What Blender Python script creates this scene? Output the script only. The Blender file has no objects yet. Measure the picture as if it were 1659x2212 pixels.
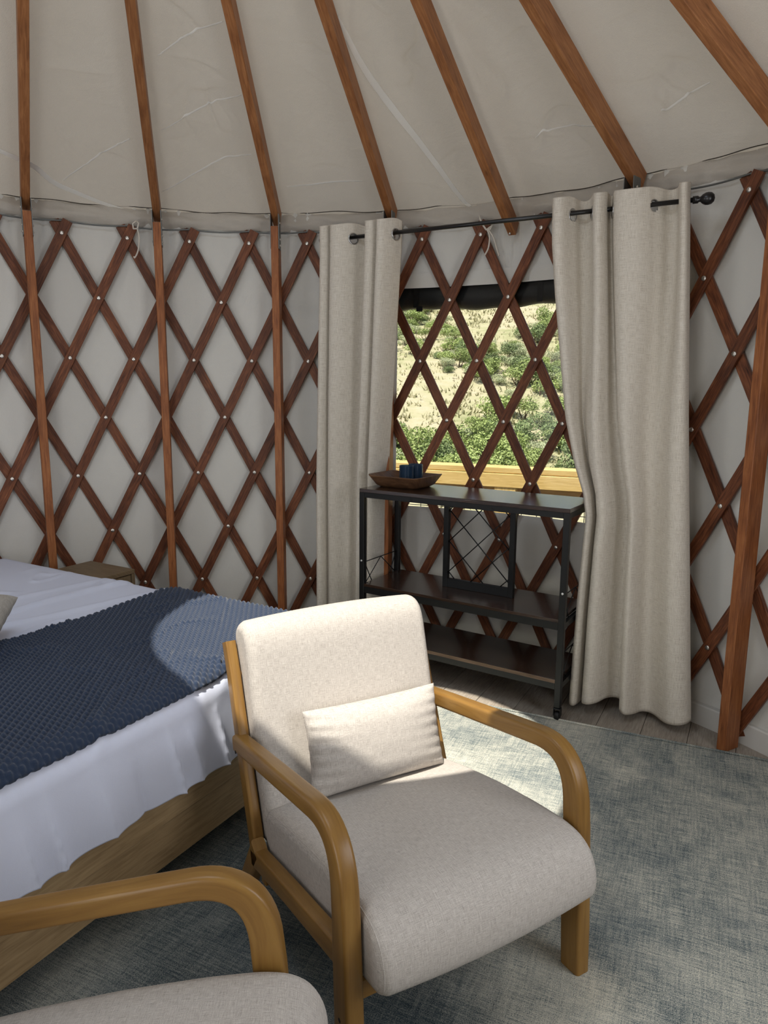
import bpy, math, random
import numpy as np
from mathutils import Vector, Matrix

random.seed(7)
rng = np.random.default_rng(11)
SC = bpy.context.scene
COL = SC.collection
PI = math.pi

# ------------------------------------------------------------------ camera
H = 1.4312                                   # eye height above the floor
PITCH, ROLL, FPX = 0.172319, 0.0077478, 1507.0
fw = Vector((0, math.cos(PITCH), -math.sin(PITCH)))
x0 = Vector((1, 0, 0)); u0 = x0.cross(fw)
rx = math.cos(ROLL) * x0 + math.sin(ROLL) * u0
ux = -math.sin(ROLL) * x0 + math.cos(ROLL) * u0
cam_data = bpy.data.cameras.new('camera')
cam_data.sensor_fit = 'VERTICAL'
cam_data.sensor_height = 36.0
cam_data.lens = FPX / 2212.0 * 36.0
cam_data.clip_start = 0.02
cam_data.clip_end = 400
cam = bpy.data.objects.new('camera', cam_data)
cam.matrix_world = Matrix(((rx.x, ux.x, -fw.x, 0), (rx.y, ux.y, -fw.y, 0), (rx.z, ux.z, -fw.z, H), (0, 0, 0, 1)))
COL.objects.link(cam)
SC.camera = cam

# ------------------------------------------------------------------ world, sun, skylight and added fill lamps at the openings, exposure
AX = Vector((-0.6109, 1.4926))               # yurt axis
RR = 2.3957                                  # inner radius at the lattice
TH0, DTH = -0.56303, 0.128622                # lattice column angle
world = bpy.data.worlds.new('sky')
SC.world = world
world.use_nodes = True
bg = world.node_tree.nodes['Background']
bg.inputs[0].default_value = (0.62, 0.78, 1.0, 1)
bg.inputs[1].default_value = 0.55
sun_d = bpy.data.lights.new('sun', 'SUN')
sun_d.energy = 6.4
sun_d.angle = math.radians(0.5)
sun_d.color = (1.0, 0.945, 0.83)
sun = bpy.data.objects.new('sun', sun_d)
sun.rotation_euler = Vector((0.20, 0.34, -1.0)).to_track_quat('-Z', 'Y').to_euler()
sun.location = (0, 0, 8)
COL.objects.link(sun)


def area(name, shape, size, size_y, power, color, loc, direction):
    d = bpy.data.lights.new(name, 'AREA')
    d.shape = shape; d.size = size
    if shape == 'RECTANGLE':
        d.size_y = size_y
    d.energy = power; d.color = color
    o = bpy.data.objects.new(name, d)
    o.location = loc
    o.rotation_euler = Vector(direction).to_track_quat('-Z', 'Y').to_euler()
    COL.objects.link(o)
    return o


def pol(th, r, z=0.0):
    return Vector((AX.x + r * math.sin(th), AX.y + r * math.cos(th), z))


# unseen openings added behind the camera for light: a doorway and two windows (angle, half angle, bottom, top)
BACK_OPEN = [('door_1', math.radians(200), math.radians(14.0), 0.0, 2.05),
             ('window_2', math.radians(112), math.radians(13.0), 0.80, 1.97),
             ('window_3', math.radians(268), math.radians(13.0), 0.80, 1.97)]
FILL = {'door_1': (23, (1.0, 0.98, 0.95)), 'window_2': (17, (0.97, 0.98, 1.0)), 'window_3': (13, (0.92, 0.96, 1.0))}  # added fill lamps: power and colour per opening
area('skylight_daylight', 'DISK', 1.36, 0, 14, (0.76, 0.88, 1.0), (AX.x, AX.y, 3.24), (0, 0, -1))
for nm, tc, hw, z0, z1 in BACK_OPEN:
    p = pol(tc, RR + 0.02, (z0 + z1) / 2)
    area(nm + '_fill', 'RECTANGLE', 2 * RR * math.sin(hw) * 0.96, (z1 - z0) * 0.96, FILL[nm][0], FILL[nm][1], p,
         (-math.sin(tc), -math.cos(tc), 0))
SC.view_settings.view_transform = 'Standard'
SC.view_settings.look = 'None'
SC.view_settings.exposure = 0.0
SC.view_settings.gamma = 1.0
SC.view_settings.use_curve_mapping = False
SC.cycles.max_bounces = 6
SC.cycles.diffuse_bounces = 3
SC.cycles.glossy_bounces = 3
SC.cycles.transmission_bounces = 6
SC.cycles.use_adaptive_sampling = True
SC.cycles.adaptive_threshold = 0.05
SC.cycles.use_light_tree = False
SC.cycles.caustics_reflective = False
SC.cycles.caustics_refractive = False


# ------------------------------------------------------------------ helpers
class MB:
    """collects vertices, faces and uvs; build() links them as ONE mesh object"""
    def __init__(self):
        self.v = []; self.f = []; self.uv = []; self.sm = []

    def add(self, verts, faces, uvs=None, smooth=False):
        o = len(self.v)
        self.v.extend([tuple(p) for p in verts])
        for i, f in enumerate(faces):
            self.f.append(tuple(a + o for a in f))
            self.uv.extend(uvs[i] if uvs is not None else [(0, 0)] * len(f))
            self.sm.append(smooth)

    def box(self, c, s, m=None, bev=0.0):
        """axis box centred c, size s, optional Matrix m; uv: u runs along the longest side (metres)"""
        hx, hy, hz = s[0] / 2, s[1] / 2, s[2] / 2
        la = max(range(3), key=lambda i: s[i])
        off = random.random() * 7
        quads, pts = [], []
        if bev <= 0:
            P = [(x, y, z) for x in (-hx, hx) for y in (-hy, hy) for z in (-hz, hz)]
            F = [(0, 1, 3, 2), (4, 6, 7, 5), (0, 4, 5, 1), (2, 3, 7, 6), (0, 2, 6, 4), (1, 5, 7, 3)]
        else:
            b = min(bev, 0.45 * min(s))
            P, idx = [], {}
            for sx in (-1, 1):
                for sy in (-1, 1):
                    for sz in (-1, 1):
                        for a in range(3):
                            q = [sx * hx, sy * hy, sz * hz]
                            for k in range(3):
                                if k != a:
                                    q[k] -= (sx, sy, sz)[k] * b
                            idx[(sx, sy, sz, a)] = len(P); P.append(tuple(q))
            F = []
            for a in range(3):
                for sg in (-1, 1):
                    o1, o2 = [k for k in range(3) if k != a]
                    ring = []
                    for (p1, p2) in ((-1, -1), (1, -1), (1, 1), (-1, 1)):
                        sgn = [0, 0, 0]; sgn[a] = sg; sgn[o1] = p1; sgn[o2] = p2
                        ring.append(idx[(*sgn, a)])
                    flip = (sg > 0) != (a == 1)
                    F.append(tuple(ring) if flip else tuple(ring[::-1]))
            for a in range(3):                                   # edge chamfers along axis a
                o1, o2 = [k for k in range(3) if k != a]
                for p1 in (-1, 1):
                    for p2 in (-1, 1):
                        def gi(sa, ax):
                            sgn = [0, 0, 0]; sgn[a] = sa; sgn[o1] = p1; sgn[o2] = p2
                            return idx[(*sgn, ax)]
                        r = (gi(-1, o1), gi(1, o1), gi(1, o2), gi(-1, o2))
                        flip = (p1 * p2 > 0) != (a == 1)
                        F.append(r[::-1] if flip else r)
            for sx in (-1, 1):
                for sy in (-1, 1):
                    for sz in (-1, 1):
                        r = tuple(idx[(sx, sy, sz, a)] for a in range(3))
                        F.append(r if sx * sy * sz > 0 else r[::-1])
        oth = [k for k in range(3) if k != la]
        uvs = [[(P[i][la] + off, P[i][oth[0]] + P[i][oth[1]] + off) for i in f] for f in F]
        V = [Vector(p) + Vector(c) for p in P] if m is None else [m @ (Vector(p) + Vector(c)) for p in P]
        self.add(V, F, uvs)
        return self

    def bar(self, a, b, w, h, up=(0, 0, 1), bev=0.0):
        """box from a to b with width w (sideways) and height h (towards up)"""
        a, b = Vector(a), Vector(b)
        x = (b - a); L = x.length; x.normalize()
        up = Vector(up)
        y = up.cross(x)
        if y.length < 1e-4:
            y = Vector((0, 1, 0)).cross(x)
        y.normalize(); z = x.cross(y)
        m = Matrix(((x.x, y.x, z.x, (a.x + b.x) / 2), (x.y, y.y, z.y, (a.y + b.y) / 2), (x.z, y.z, z.z, (a.z + b.z) / 2), (0, 0, 0, 1)))
        return self.box((0, 0, 0), (L, w, h), m, bev)

    def tube(self, pts, r, n=8, closed=False, smooth=True):
        pts = [Vector(p) for p in pts]
        N = len(pts); R = r if hasattr(r, '__len__') else [r] * N
        T = []
        for i in range(N):
            a = pts[i - 1] if (i > 0 or closed) else pts[i]
            b = pts[(i + 1) % N] if (i < N - 1 or closed) else pts[i]
            T.append((b - a).normalized())
        u = T[0].orthogonal().normalized()
        V, uv, L = [], [], 0
        for i in range(N):
            u = (u - T[i] * u.dot(T[i])).normalized(); w = T[i].cross(u)
            if i:
                L += (pts[i] - pts[i - 1]).length
            for k in range(n):
                an = 2 * PI * k / n
                V.append(pts[i] + (u * math.cos(an) + w * math.sin(an)) * R[i]); uv.append((L, an * R[i]))
        F = []
        M = N if closed else N - 1
        for i in range(M):
            j = (i + 1) % N
            for k in range(n):
                F.append((i * n + k, i * n + (k + 1) % n, j * n + (k + 1) % n, j * n + k))
        if not closed:
            F.append(tuple(range(n))[::-1]); F.append(tuple((N - 1) * n + k for k in range(n)))
        self.add(V, F, [[uv[i] for i in f] for f in F], smooth)
        return self

    def lathe(self, prof, n=20, c=(0, 0, 0), m=None, smooth=True, caps=True):
        """profile of (r, z) turned about z"""
        V, F = [], []
        for r, z in prof:
            for k in range(n):
                an = 2 * PI * k / n
                p = Vector((r * math.cos(an), r * math.sin(an), z)) + Vector(c)
                V.append(m @ p if m else p)
        for i in range(len(prof) - 1):
            for k in range(n):
                F.append((i * n + k, i * n + (k + 1) % n, (i + 1) * n + (k + 1) % n, (i + 1) * n + k))
        if caps and prof[0][0] > 1e-6:
            F.append(tuple(range(n))[::-1])
        if caps and prof[-1][0] > 1e-6:
            F.append(tuple((len(prof) - 1) * n + k for k in range(n)))
        uvs = [[(V[i][2], V[i][0]) for i in f] for f in F]
        self.add(V, F, uvs, smooth)
        return self

    def grid(self, P, closed_u=False, smooth=True, uvs=None, keep=None):
        """P: array (nu, nv, 3)"""
        nu, nv = P.shape[:2]
        F = []
        for i in range(nu if closed_u else nu - 1):
            for j in range(nv - 1):
                if keep is not None and not keep[i, j]:
                    continue
                i2 = (i + 1) % nu
                F.append((i * nv + j, i2 * nv + j, i2 * nv + j + 1, i * nv + j + 1))
        V = P.reshape(-1, 3)
        U = None
        if uvs is not None:
            W = uvs.reshape(-1, 2).tolist()
            U = [[W[i] for i in f] for f in F]
        self.add(V.tolist(), F, U, smooth)
        return self

    def sweep(self, path, wx, hh, rad, ring=4, smooth=True, xc=0.0):
        """rounded-rectangle section (wx along x, hh across) along a planar (y, z) path"""
        path = [Vector((0, p[0], p[1])) for p in path]
        HH = hh if hasattr(hh, '__len__') else [hh] * len(path)
        sec = []
        for (cx, cy, a0) in ((1, 1, 0), (-1, 1, 90), (-1, -1, 180), (1, -1, 270)):
            for k in range(ring + 1):
                sec.append((cx, cy, math.radians(a0 + 90 * k / ring)))
        n = len(sec); V, uv, L = [], [], 0
        for i, p in enumerate(path):
            a = path[max(0, i - 1)]; b = path[min(len(path) - 1, i + 1)]
            t = (b - a).normalized(); nn = Vector((0, -t.z, t.y))
            if i:
                L += (p - path[i - 1]).length
            acc = 0; last = None
            for cx, cy, an in sec:
                sx = cx * (wx / 2 - rad) + rad * math.cos(an); sn = cy * (HH[i] / 2 - rad) + rad * math.sin(an)
                if last:
                    acc += math.hypot(sx - last[0], sn - last[1])
                last = (sx, sn)
                V.append(p + Vector((xc + sx, 0, 0)) + nn * sn); uv.append((L, acc))
        F = []
        for i in range(len(path) - 1):
            for k in range(n):
                F.append((i * n + k, i * n + (k + 1) % n, (i + 1) * n + (k + 1) % n, (i + 1) * n + k))
        U = [[uv[i] for i in f] for f in F]
        self.add(V, F, U, smooth)
        self.add([V[k] for k in range(n)], [tuple(range(n))[::-1]], [[(V[k].y, V[k].x) for k in range(n)][::-1]])
        e = (len(path) - 1) * n
        self.add([V[e + k] for k in range(n)], [tuple(range(n))], [[(V[e + k].y, V[e + k].x) for k in range(n)]])
        return self

    def mesh(self, name, mat):
        me = bpy.data.meshes.new(name)
        me.from_pydata(self.v, [], self.f)
        ul = me.uv_layers.new(name='UVMap')
        ul.data.foreach_set('uv', np.array(self.uv, dtype=np.float32).ravel())
        me.polygons.foreach_set('use_smooth', np.array(self.sm, dtype=bool))
        me.materials.append(mat)
        me.update()
        return me

    def build(self, name, mat, parent=None, loc=None, rot=None):
        return inst(name, self.mesh(name, mat), parent, loc, rot)


def inst(name, me, parent=None, loc=None, rot=None):
    o = bpy.data.objects.new(name, me)
    COL.objects.link(o)
    if parent is not None:
        o.parent = parent
    if loc is not None:
        o.location = loc
    if rot is not None:
        o.rotation_euler = rot
    return o


def tag(o, label=None, cat=None, group=None, kind=None):
    for k, v in (('label', label), ('category', cat), ('group', group), ('kind', kind)):
        if v:
            o[k] = v
    return o


def empty(name, loc=(0, 0, 0), rz=0.0):
    o = bpy.data.objects.new(name, None)
    o.empty_display_size = 0.1
    COL.objects.link(o)
    o.location = loc; o.rotation_euler = (0, 0, rz)
    return o


def copy_tree(o, parent=None):
    c = o.copy(); COL.objects.link(c); c.parent = parent
    for ch in list(o.children):
        copy_tree(ch, c)
    return c


def smoothstep(a, b, x):
    t = np.clip((x - a) / (b - a), 0, 1)
    return t * t * (3 - 2 * t)


_perm = rng.random((64, 64))


def vnoise(x, y):
    """tileable value noise in numpy, 0..1"""
    x = np.asarray(x, float); y = np.asarray(y, float)
    xi = np.floor(x).astype(int); yi = np.floor(y).astype(int)
    fx = x - xi; fy = y - yi
    fx = fx * fx * (3 - 2 * fx); fy = fy * fy * (3 - 2 * fy)
    g = lambda a, b: _perm[a % 64, b % 64]
    return (g(xi, yi) * (1 - fx) + g(xi + 1, yi) * fx) * (1 - fy) + (g(xi, yi + 1) * (1 - fx) + g(xi + 1, yi + 1) * fx) * fy


def fbm(x, y, o=4):
    s, a, t = 0, 1, 0
    for k in range(o):
        s = s + a * vnoise(x * 2 ** k + 13.7 * k, y * 2 ** k + 5.1 * k); t += a; a *= 0.5
    return s / t


def catmull(pts, n):
    """resample control points (any dimension) with a centripetal-free Catmull-Rom spline"""
    P = np.array(pts, float)
    Q = np.vstack([2 * P[0] - P[1], P, 2 * P[-1] - P[-2]])
    t = np.linspace(0, len(P) - 1 - 1e-9, n)
    i = t.astype(int); f = (t - i)[:, None]
    p0, p1, p2, p3 = Q[i], Q[i + 1], Q[i + 2], Q[i + 3]
    return 0.5 * (2 * p1 + (p2 - p0) * f + (2 * p0 - 5 * p1 + 4 * p2 - p3) * f ** 2 + (3 * p1 - p0 - 3 * p2 + p3) * f ** 3)


# ------------------------------------------------------------------ materials
def srgb(r, g, b):
    f = lambda c: (c / 255 / 12.92) if c / 255 <= 0.04045 else ((c / 255 + 0.055) / 1.055) ** 2.4
    return (f(r), f(g), f(b), 1)


class NT:
    def __init__(self, name):
        self.m = bpy.data.materials.new(name); self.m.use_nodes = True
        self.t = self.m.node_tree
        self.b = self.t.nodes['Principled BSDF']
        self.out = self.t.nodes['Material Output']

    def n(self, typ, **kw):
        nd = self.t.nodes.new('ShaderNode' + typ)
        for k, v in kw.items():
            if k.startswith('i_'):
                nd.inputs[k[2:].replace('_', ' ')].default_value = v
            else:
                setattr(nd, k, v)
        return nd

    def l(self, a, b):
        self.t.links.new(a, b)

    def coord(self, which='Object', scale=(1, 1, 1)):
        tc = self.n('TexCoord'); mp = self.n('Mapping'); mp.inputs['Scale'].default_value = scale
        self.l(tc.outputs[which], mp.inputs['Vector'])
        return mp.outputs['Vector']

    def noise(self, vec, scale, detail=4, rough=0.55, dist=0.0):
        nd = self.n('TexNoise'); nd.inputs['Scale'].default_value = scale
        nd.inputs['Detail'].default_value = detail; nd.inputs['Roughness'].default_value = rough
        nd.inputs['Distortion'].default_value = dist
        self.l(vec, nd.inputs['Vector'])
        return nd.outputs['Fac']

    def ramp(self, fac, stops):
        r = self.n('ValToRGB')
        e = r.color_ramp.elements
        while len(e) < len(stops):
            e.new(0.5)
        for el, (p, c) in zip(e, stops):
            el.position = p; el.color = c
        self.l(fac, r.inputs['Fac'])
        return r.outputs['Color']

    def math(self, op, a, b=None):
        nd = self.n('Math', operation=op)
        for i, x in enumerate((a, b)):
            if x is None:
                continue
            if isinstance(x, (int, float)):
                nd.inputs[i].default_value = x
            else:
                self.l(x, nd.inputs[i])
        return nd.outputs[0]

    def mix(self, fac, a, b, mode='MIX'):
        nd = self.n('Mix', data_type='RGBA', blend_type=mode)
        for s, x in ((0, fac), (6, a), (7, b)):
            if isinstance(x, (int, float)):
                nd.inputs[s].default_value = x
            elif isinstance(x, tuple):
                nd.inputs[s].default_value = x
            else:
                self.l(x, nd.inputs[s])
        return nd.outputs[2]

    def bump(self, h, strength=0.3, dist=0.01):
        nd = self.n('Bump'); nd.inputs['Strength'].default_value = strength; nd.inputs['Distance'].default_value = dist
        self.l(h, nd.inputs['Height']); self.l(nd.outputs['Normal'], self.b.inputs['Normal'])

    def set(self, color=None, rough=0.6, metal=0.0, spec=None):
        if color is not None:
            if isinstance(color, tuple):
                self.b.inputs['Base Color'].default_value = color
            else:
                self.l(color, self.b.inputs['Base Color'])
        self.b.inputs['Roughness'].default_value = rough
        self.b.inputs['Metallic'].default_value = metal
        if spec is not None:
            self.b.inputs['Specular IOR Level'].default_value = spec
        return self.m


def wood(name, dark, mid, light, rough=0.55, grain=1.0, spec=0.35, knots=True, var=0.18, streak=9.0):
    """stained wood, grain along u of the UV map"""
    t = NT(name)
    oi = t.n('ObjectInfo')
    tc = t.n('TexCoord'); mp = t.n('Mapping')
    cmb = t.n('CombineXYZ'); t.l(t.math('MULTIPLY', oi.outputs['Random'], 37.0), cmb.inputs[0]); t.l(t.math('MULTIPLY', oi.outputs['Random'], 91.0), cmb.inputs[1])
    add = t.n('VectorMath', operation='ADD'); t.l(tc.outputs['UV'], add.inputs[0]); t.l(cmb.outputs[0], add.inputs[1])
    mp.inputs['Scale'].default_value = (1.2 * grain, 14 * grain, 1); t.l(add.outputs[0], mp.inputs['Vector'])
    n1 = t.noise(mp.outputs['Vector'], streak, 5, 0.6, 0.6)
    mp2 = t.n('Mapping'); mp2.inputs['Scale'].default_value = (2.2 * grain, 6 * grain, 1); t.l(add.outputs[0], mp2.inputs['Vector'])
    n2 = t.noise(mp2.outputs['Vector'], 2.0, 3, 0.5, 1.0)
    fac = t.math('ADD', t.math('MULTIPLY', n1, 0.65), t.math('MULTIPLY', n2, 0.35))
    col = t.ramp(fac, [(0.30, dark), (0.5, mid), (0.70, light)])
    if knots:
        vo = t.n('TexVoronoi'); vo.inputs['Scale'].default_value = 3.1; vo.inputs['Randomness'].default_value = 1.0
        mp3 = t.n('Mapping'); mp3.inputs['Scale'].default_value = (0.9, 2.6, 1); t.l(add.outputs[0], mp3.inputs['Vector']); t.l(mp3.outputs['Vector'], vo.inputs['Vector'])
        k = t.ramp(vo.outputs['Distance'], [(0.03, (1, 1, 1, 1)), (0.075, (0, 0, 0, 1))])
        col = t.mix(t.math('MULTIPLY', k, 0.8), col, tuple(c * 0.25 for c in dark[:3]) + (1,))
    hv = t.n('HueSaturation'); t.l(col, hv.inputs['Color'])
    t.l(t.math('ADD', t.math('MULTIPLY', oi.outputs['Random'], var), 1.0 - var / 2), hv.inputs['Value'])
    t.bump(n1, 0.25, 0.002)
    return t.set(hv.outputs['Color'], rough, spec=spec)


M = {}
M['lattice'] = wood('lattice_wood', srgb(56, 29, 17), srgb(108, 61, 37), srgb(150, 93, 58), 0.5, 1.3, var=0.35, knots=False)
M['post'] = wood('post_wood', srgb(108, 61, 33), srgb(150, 90, 51), srgb(180, 118, 71), 0.5, 0.9, var=0.25)
M['rafter'] = wood('rafter_wood', srgb(116, 72, 42), srgb(158, 104, 64), srgb(188, 132, 85), 0.5, 0.9, var=0.25)
M['chair_wood'] = wood('chair_wood', srgb(116, 83, 40), srgb(137, 101, 50), srgb(152, 116, 60), 0.34, 0.5, knots=False, var=0.05, spec=0.4)
M['bed_wood'] = wood('bed_oak', srgb(132, 108, 76), srgb(162, 136, 100), srgb(180, 154, 116), 0.55, 0.9, knots=False, var=0.06)
M['night_wood'] = wood('nightstand_oak', srgb(104, 86, 62), srgb(122, 102, 76), srgb(136, 116, 90), 0.55, 0.9, knots=False, var=0.05)
M['walnut'] = wood('walnut_veneer', srgb(34, 22, 17), srgb(54, 37, 29), srgb(80, 57, 44), 0.24, 0.9, knots=False, spec=0.9)
M['walnut'].node_tree.nodes['Principled BSDF'].inputs['Coat Weight'].default_value = 0.6
M['walnut'].node_tree.nodes['Principled BSDF'].inputs['Coat Roughness'].default_value = 0.14
M['walnut_edge'] = wood('walnut_edge', srgb(84, 66, 52), srgb(112, 90, 72), srgb(134, 110, 90), 0.5, 0.9, knots=False)
M['tray_wood'] = wood('tray_wood', srgb(70, 48, 34), srgb(110, 78, 54), srgb(140, 104, 76), 0.45, 1.2, knots=False)
M['plank'] = wood('plank_oak', srgb(122, 113, 103), srgb(156, 146, 134), srgb(178, 168, 156), 0.5, 1.0, knots=False, var=0.15, streak=12)
M['pine'] = wood('railing_pine', srgb(196, 160, 92), srgb(222, 190, 124), srgb(238, 212, 152), 0.6, 0.7, var=0.08)
M['deck'] = wood('deck_board', srgb(150, 120, 80), srgb(180, 148, 104), srgb(200, 170, 128), 0.7, 0.8, var=0.15)


def cloth(name, color, scale=(900, 900, 900), contrast=0.12, rough=0.85, bump=0.25, translucent=0.0, wrinkle=0.0, wr_scale=3.0, coord='Object', sheen=0.0):
    t = NT(name)
    v = t.coord(coord)
    n = t.noise(t.coord(coord, scale), 1.0, 2, 0.6)
    c = t.mix(n, tuple(x * (1 - contrast) for x in color[:3]) + (1,), tuple(min(1, x * (1 + contrast)) for x in color[:3]) + (1,))
    h = t.math('MULTIPLY', n, 0.15)
    if wrinkle:
        w = t.noise(v, wr_scale, 5, 0.55, 1.2)
        r = t.math('ABSOLUTE', t.math('SUBTRACT', w, 0.5))
        h = t.math('ADD', h, t.math('MULTIPLY', r, wrinkle))
    t.bump(h, bump, 0.02)
    t.set(c, rough, spec=0.15)
    if sheen:
        t.b.inputs['Sheen Weight'].default_value = sheen
        t.b.inputs['Sheen Roughness'].default_value = 0.5
    if translucent:
        tr = t.n('BsdfTranslucent'); t.l(c, tr.inputs['Color'])
        ms = t.n('MixShader'); ms.inputs[0].default_value = translucent
        t.l(t.b.outputs[0], ms.inputs[1]); t.l(tr.outputs[0], ms.inputs[2]); t.l(ms.outputs[0], t.out.inputs['Surface'])
    return t.m


M['roof_canvas'] = cloth('roof_canvas', srgb(203, 195, 184), (300, 300, 300), 0.03, 0.75, 0.5, translucent=0.10, wrinkle=1.0, wr_scale=2.2)
M['wall_canvas'] = cloth('wall_canvas', srgb(226, 223, 216), (300, 300, 300), 0.02, 0.7, 0.35, translucent=0.06, wrinkle=0.6, wr_scale=2.0)
M['seam_tape'] = cloth('seam_tape', srgb(244, 241, 234), (300, 300, 300), 0.02, 0.6, 0.1)
M['sheet'] = cloth('white_cotton', srgb(222, 227, 246), (700, 700, 700), 0.02, 0.7, 0.3, wrinkle=0.5, wr_scale=5.0)
M['mattress'] = cloth('mattress_ticking', srgb(225, 225, 225), (500, 500, 500), 0.03)
M['navy'] = cloth('navy_yarn', srgb(44, 57, 80), (500, 900, 500), 0.25, 0.9, 0.6, sheen=0.3)
M['cord'] = cloth('cotton_cord', srgb(220, 212, 200), (800, 800, 800), 0.1)
M['flap_black'] = cloth('black_flap_canvas', srgb(30, 31, 32), (60, 60, 60), 0.1, 0.5, 0.1)
M['seam_shade'] = cloth('seam_gap_shade', srgb(70, 64, 58), (800, 800, 800), 0.1)  # dark tone of the wall-to-roof gap shadow
M['strap'] = cloth('black_webbing', srgb(14, 14, 15), (900, 900, 900), 0.1, 0.6)


def weave(name, c_lo, c_mid, c_hi, su, sv, coord='UV', bump=0.35, translucent=0.0, rough=0.9):
    """slubby woven cloth: threads along both uv axes (metres)"""
    t = NT(name)
    a = t.noise(t.coord(coord, (su * 0.06, sv, 1)), 1.0, 3, 0.65)
    b = t.noise(t.coord(coord, (su, sv * 0.06, 1)), 1.0, 3, 0.65)
    f = t.noise(t.coord(coord, (su * 0.9, sv * 0.9, 1)), 1.0, 2, 0.6)
    fac = t.math('ADD', t.math('ADD', t.math('MULTIPLY', a, 0.36), t.math('MULTIPLY', b, 0.36)), t.math('MULTIPLY', f, 0.28))
    c = t.ramp(fac, [(0.36, c_lo), (0.5, c_mid), (0.64, c_hi)])
    t.bump(fac, bump, 0.002)
    t.set(c, rough, spec=0.15)
    if translucent:
        tr = t.n('BsdfTranslucent'); t.l(c, tr.inputs['Color'])
        ms = t.n('MixShader'); ms.inputs[0].default_value = translucent
        t.l(t.b.outputs[0], ms.inputs[1]); t.l(tr.outputs[0], ms.inputs[2]); t.l(ms.outputs[0], t.out.inputs['Surface'])
    return t.m


M['linen'] = weave('linen_curtain', srgb(192, 181, 166), srgb(226, 217, 203), srgb(243, 236, 225), 420, 420, translucent=0.10)
M['upholstery'] = weave('heather_upholstery', srgb(148, 140, 134), srgb(188, 181, 174), srgb(216, 210, 203), 820, 820)
M['cushion_grey'] = weave('grey_cushion_cloth', srgb(150, 144, 136), srgb(176, 170, 162), srgb(196, 190, 182), 600, 600)


def simple(name, color, rough=0.5, metal=0.0, spec=0.5):
    return NT(name).set(color, rough, metal, spec)


M['black_metal'] = simple('black_metal', srgb(13, 14, 15), 0.45, 0.0, 0.5)
M['rod_black'] = simple('rod_black', srgb(18, 18, 20), 0.3, 0.0, 0.6)
M['steel'] = simple('galvanised_steel', srgb(118, 120, 118), 0.45, 0.7)
M['zinc'] = simple('zinc_bolt', srgb(215, 210, 202), 0.3, 0.9)
M['nickel'] = simple('nickel', srgb(190, 190, 190), 0.3, 1.0)
M['screw'] = simple('white_screw', srgb(220, 220, 220), 0.35, 0.4)
M['white_paint'] = simple('white_paint', srgb(214, 211, 205), 0.45)
M['slab'] = simple('subfloor', srgb(90, 80, 70), 0.9)
M['hole'] = simple('bolt_recess', srgb(20, 14, 10), 0.8)
M['rubber'] = simple('rubber', srgb(16, 16, 17), 0.6)


def rug_mat():
    t = NT('distressed_rug')
    big = t.noise(t.coord('UV', (1.0, 1.0, 1)), 2.2, 5, 0.6, 0.8)
    st = t.noise(t.coord('UV', (14, 190, 1)), 1.0, 4, 0.75)
    st2 = t.noise(t.coord('UV', (150, 9, 1)), 1.0, 3, 0.7)
    fine = t.noise(t.coord('UV', (330, 420, 1)), 1.0, 2, 0.7)
    fac = t.math('ADD', t.math('ADD', t.math('MULTIPLY', big, 0.40), t.math('MULTIPLY', st, 0.42)), t.math('ADD', t.math('MULTIPLY', st2, 0.22), t.math('MULTIPLY', fine, 0.61)))
    c = t.ramp(fac, [(0.62, srgb(52, 66, 76)), (0.73, srgb(112, 125, 128)), (0.81, srgb(170, 173, 166)), (0.94, srgb(236, 232, 216))])
    hue = t.noise(t.coord('UV', (1.6, 1.6, 1)), 1.7, 3, 0.5, 0.5)
    c2 = t.mix(t.ramp(hue, [(0.45, (0, 0, 0, 1)), (0.8, (1, 1, 1, 1))]), c, t.mix(0.35, c, srgb(76, 100, 116), 'MIX'))
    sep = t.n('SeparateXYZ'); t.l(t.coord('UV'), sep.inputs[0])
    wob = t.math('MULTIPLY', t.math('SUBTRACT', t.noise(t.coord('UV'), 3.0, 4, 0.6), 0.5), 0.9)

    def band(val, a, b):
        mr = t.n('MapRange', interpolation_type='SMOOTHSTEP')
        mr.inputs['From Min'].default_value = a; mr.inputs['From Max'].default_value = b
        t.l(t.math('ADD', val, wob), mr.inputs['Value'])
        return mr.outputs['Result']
    field_shade = t.math('MULTIPLY', t.math('MULTIPLY', band(sep.outputs[0], 0.50, 0.95), band(sep.outputs[0], 2.25, 1.85)), t.math('MULTIPLY', band(sep.outputs[1], 0.75, 1.35), band(sep.outputs[1], 2.80, 2.40)))  # navy field that also holds painted shade between bed and chairs
    c2 = t.mix(t.math('MULTIPLY', field_shade, 0.62), c2, t.mix(0.9, c2, srgb(62, 82, 100), 'MULTIPLY'))
    t.bump(t.math('ADD', t.math('MULTIPLY', st, 0.5), fine), 0.7, 0.006)
    return t.set(c2, 0.95, spec=0.1)


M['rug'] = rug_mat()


def glass_blue():
    t = NT('blue_ribbed_glass')
    t.set(srgb(70, 104, 140), 0.08, spec=0.5)
    t.b.inputs['Transmission Weight'].default_value = 0.75
    t.b.inputs['IOR'].default_value = 1.3
    return t.m


M['blue_glass'] = glass_blue()


def vinyl():
    t = NT('clear_vinyl')
    tr = t.n('BsdfTransparent'); tr.inputs['Color'].default_value = (0.97, 0.98, 0.97, 1)
    gl = t.n('BsdfGlossy'); gl.inputs['Roughness'].default_value = 0.12
    ms = t.n('MixShader'); ms.inputs[0].default_value = 0.025
    t.l(tr.outputs[0], ms.inputs[1]); t.l(gl.outputs[0], ms.inputs[2]); t.l(ms.outputs[0], t.out.inputs['Surface'])
    return t.m


M['vinyl'] = vinyl()


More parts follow.
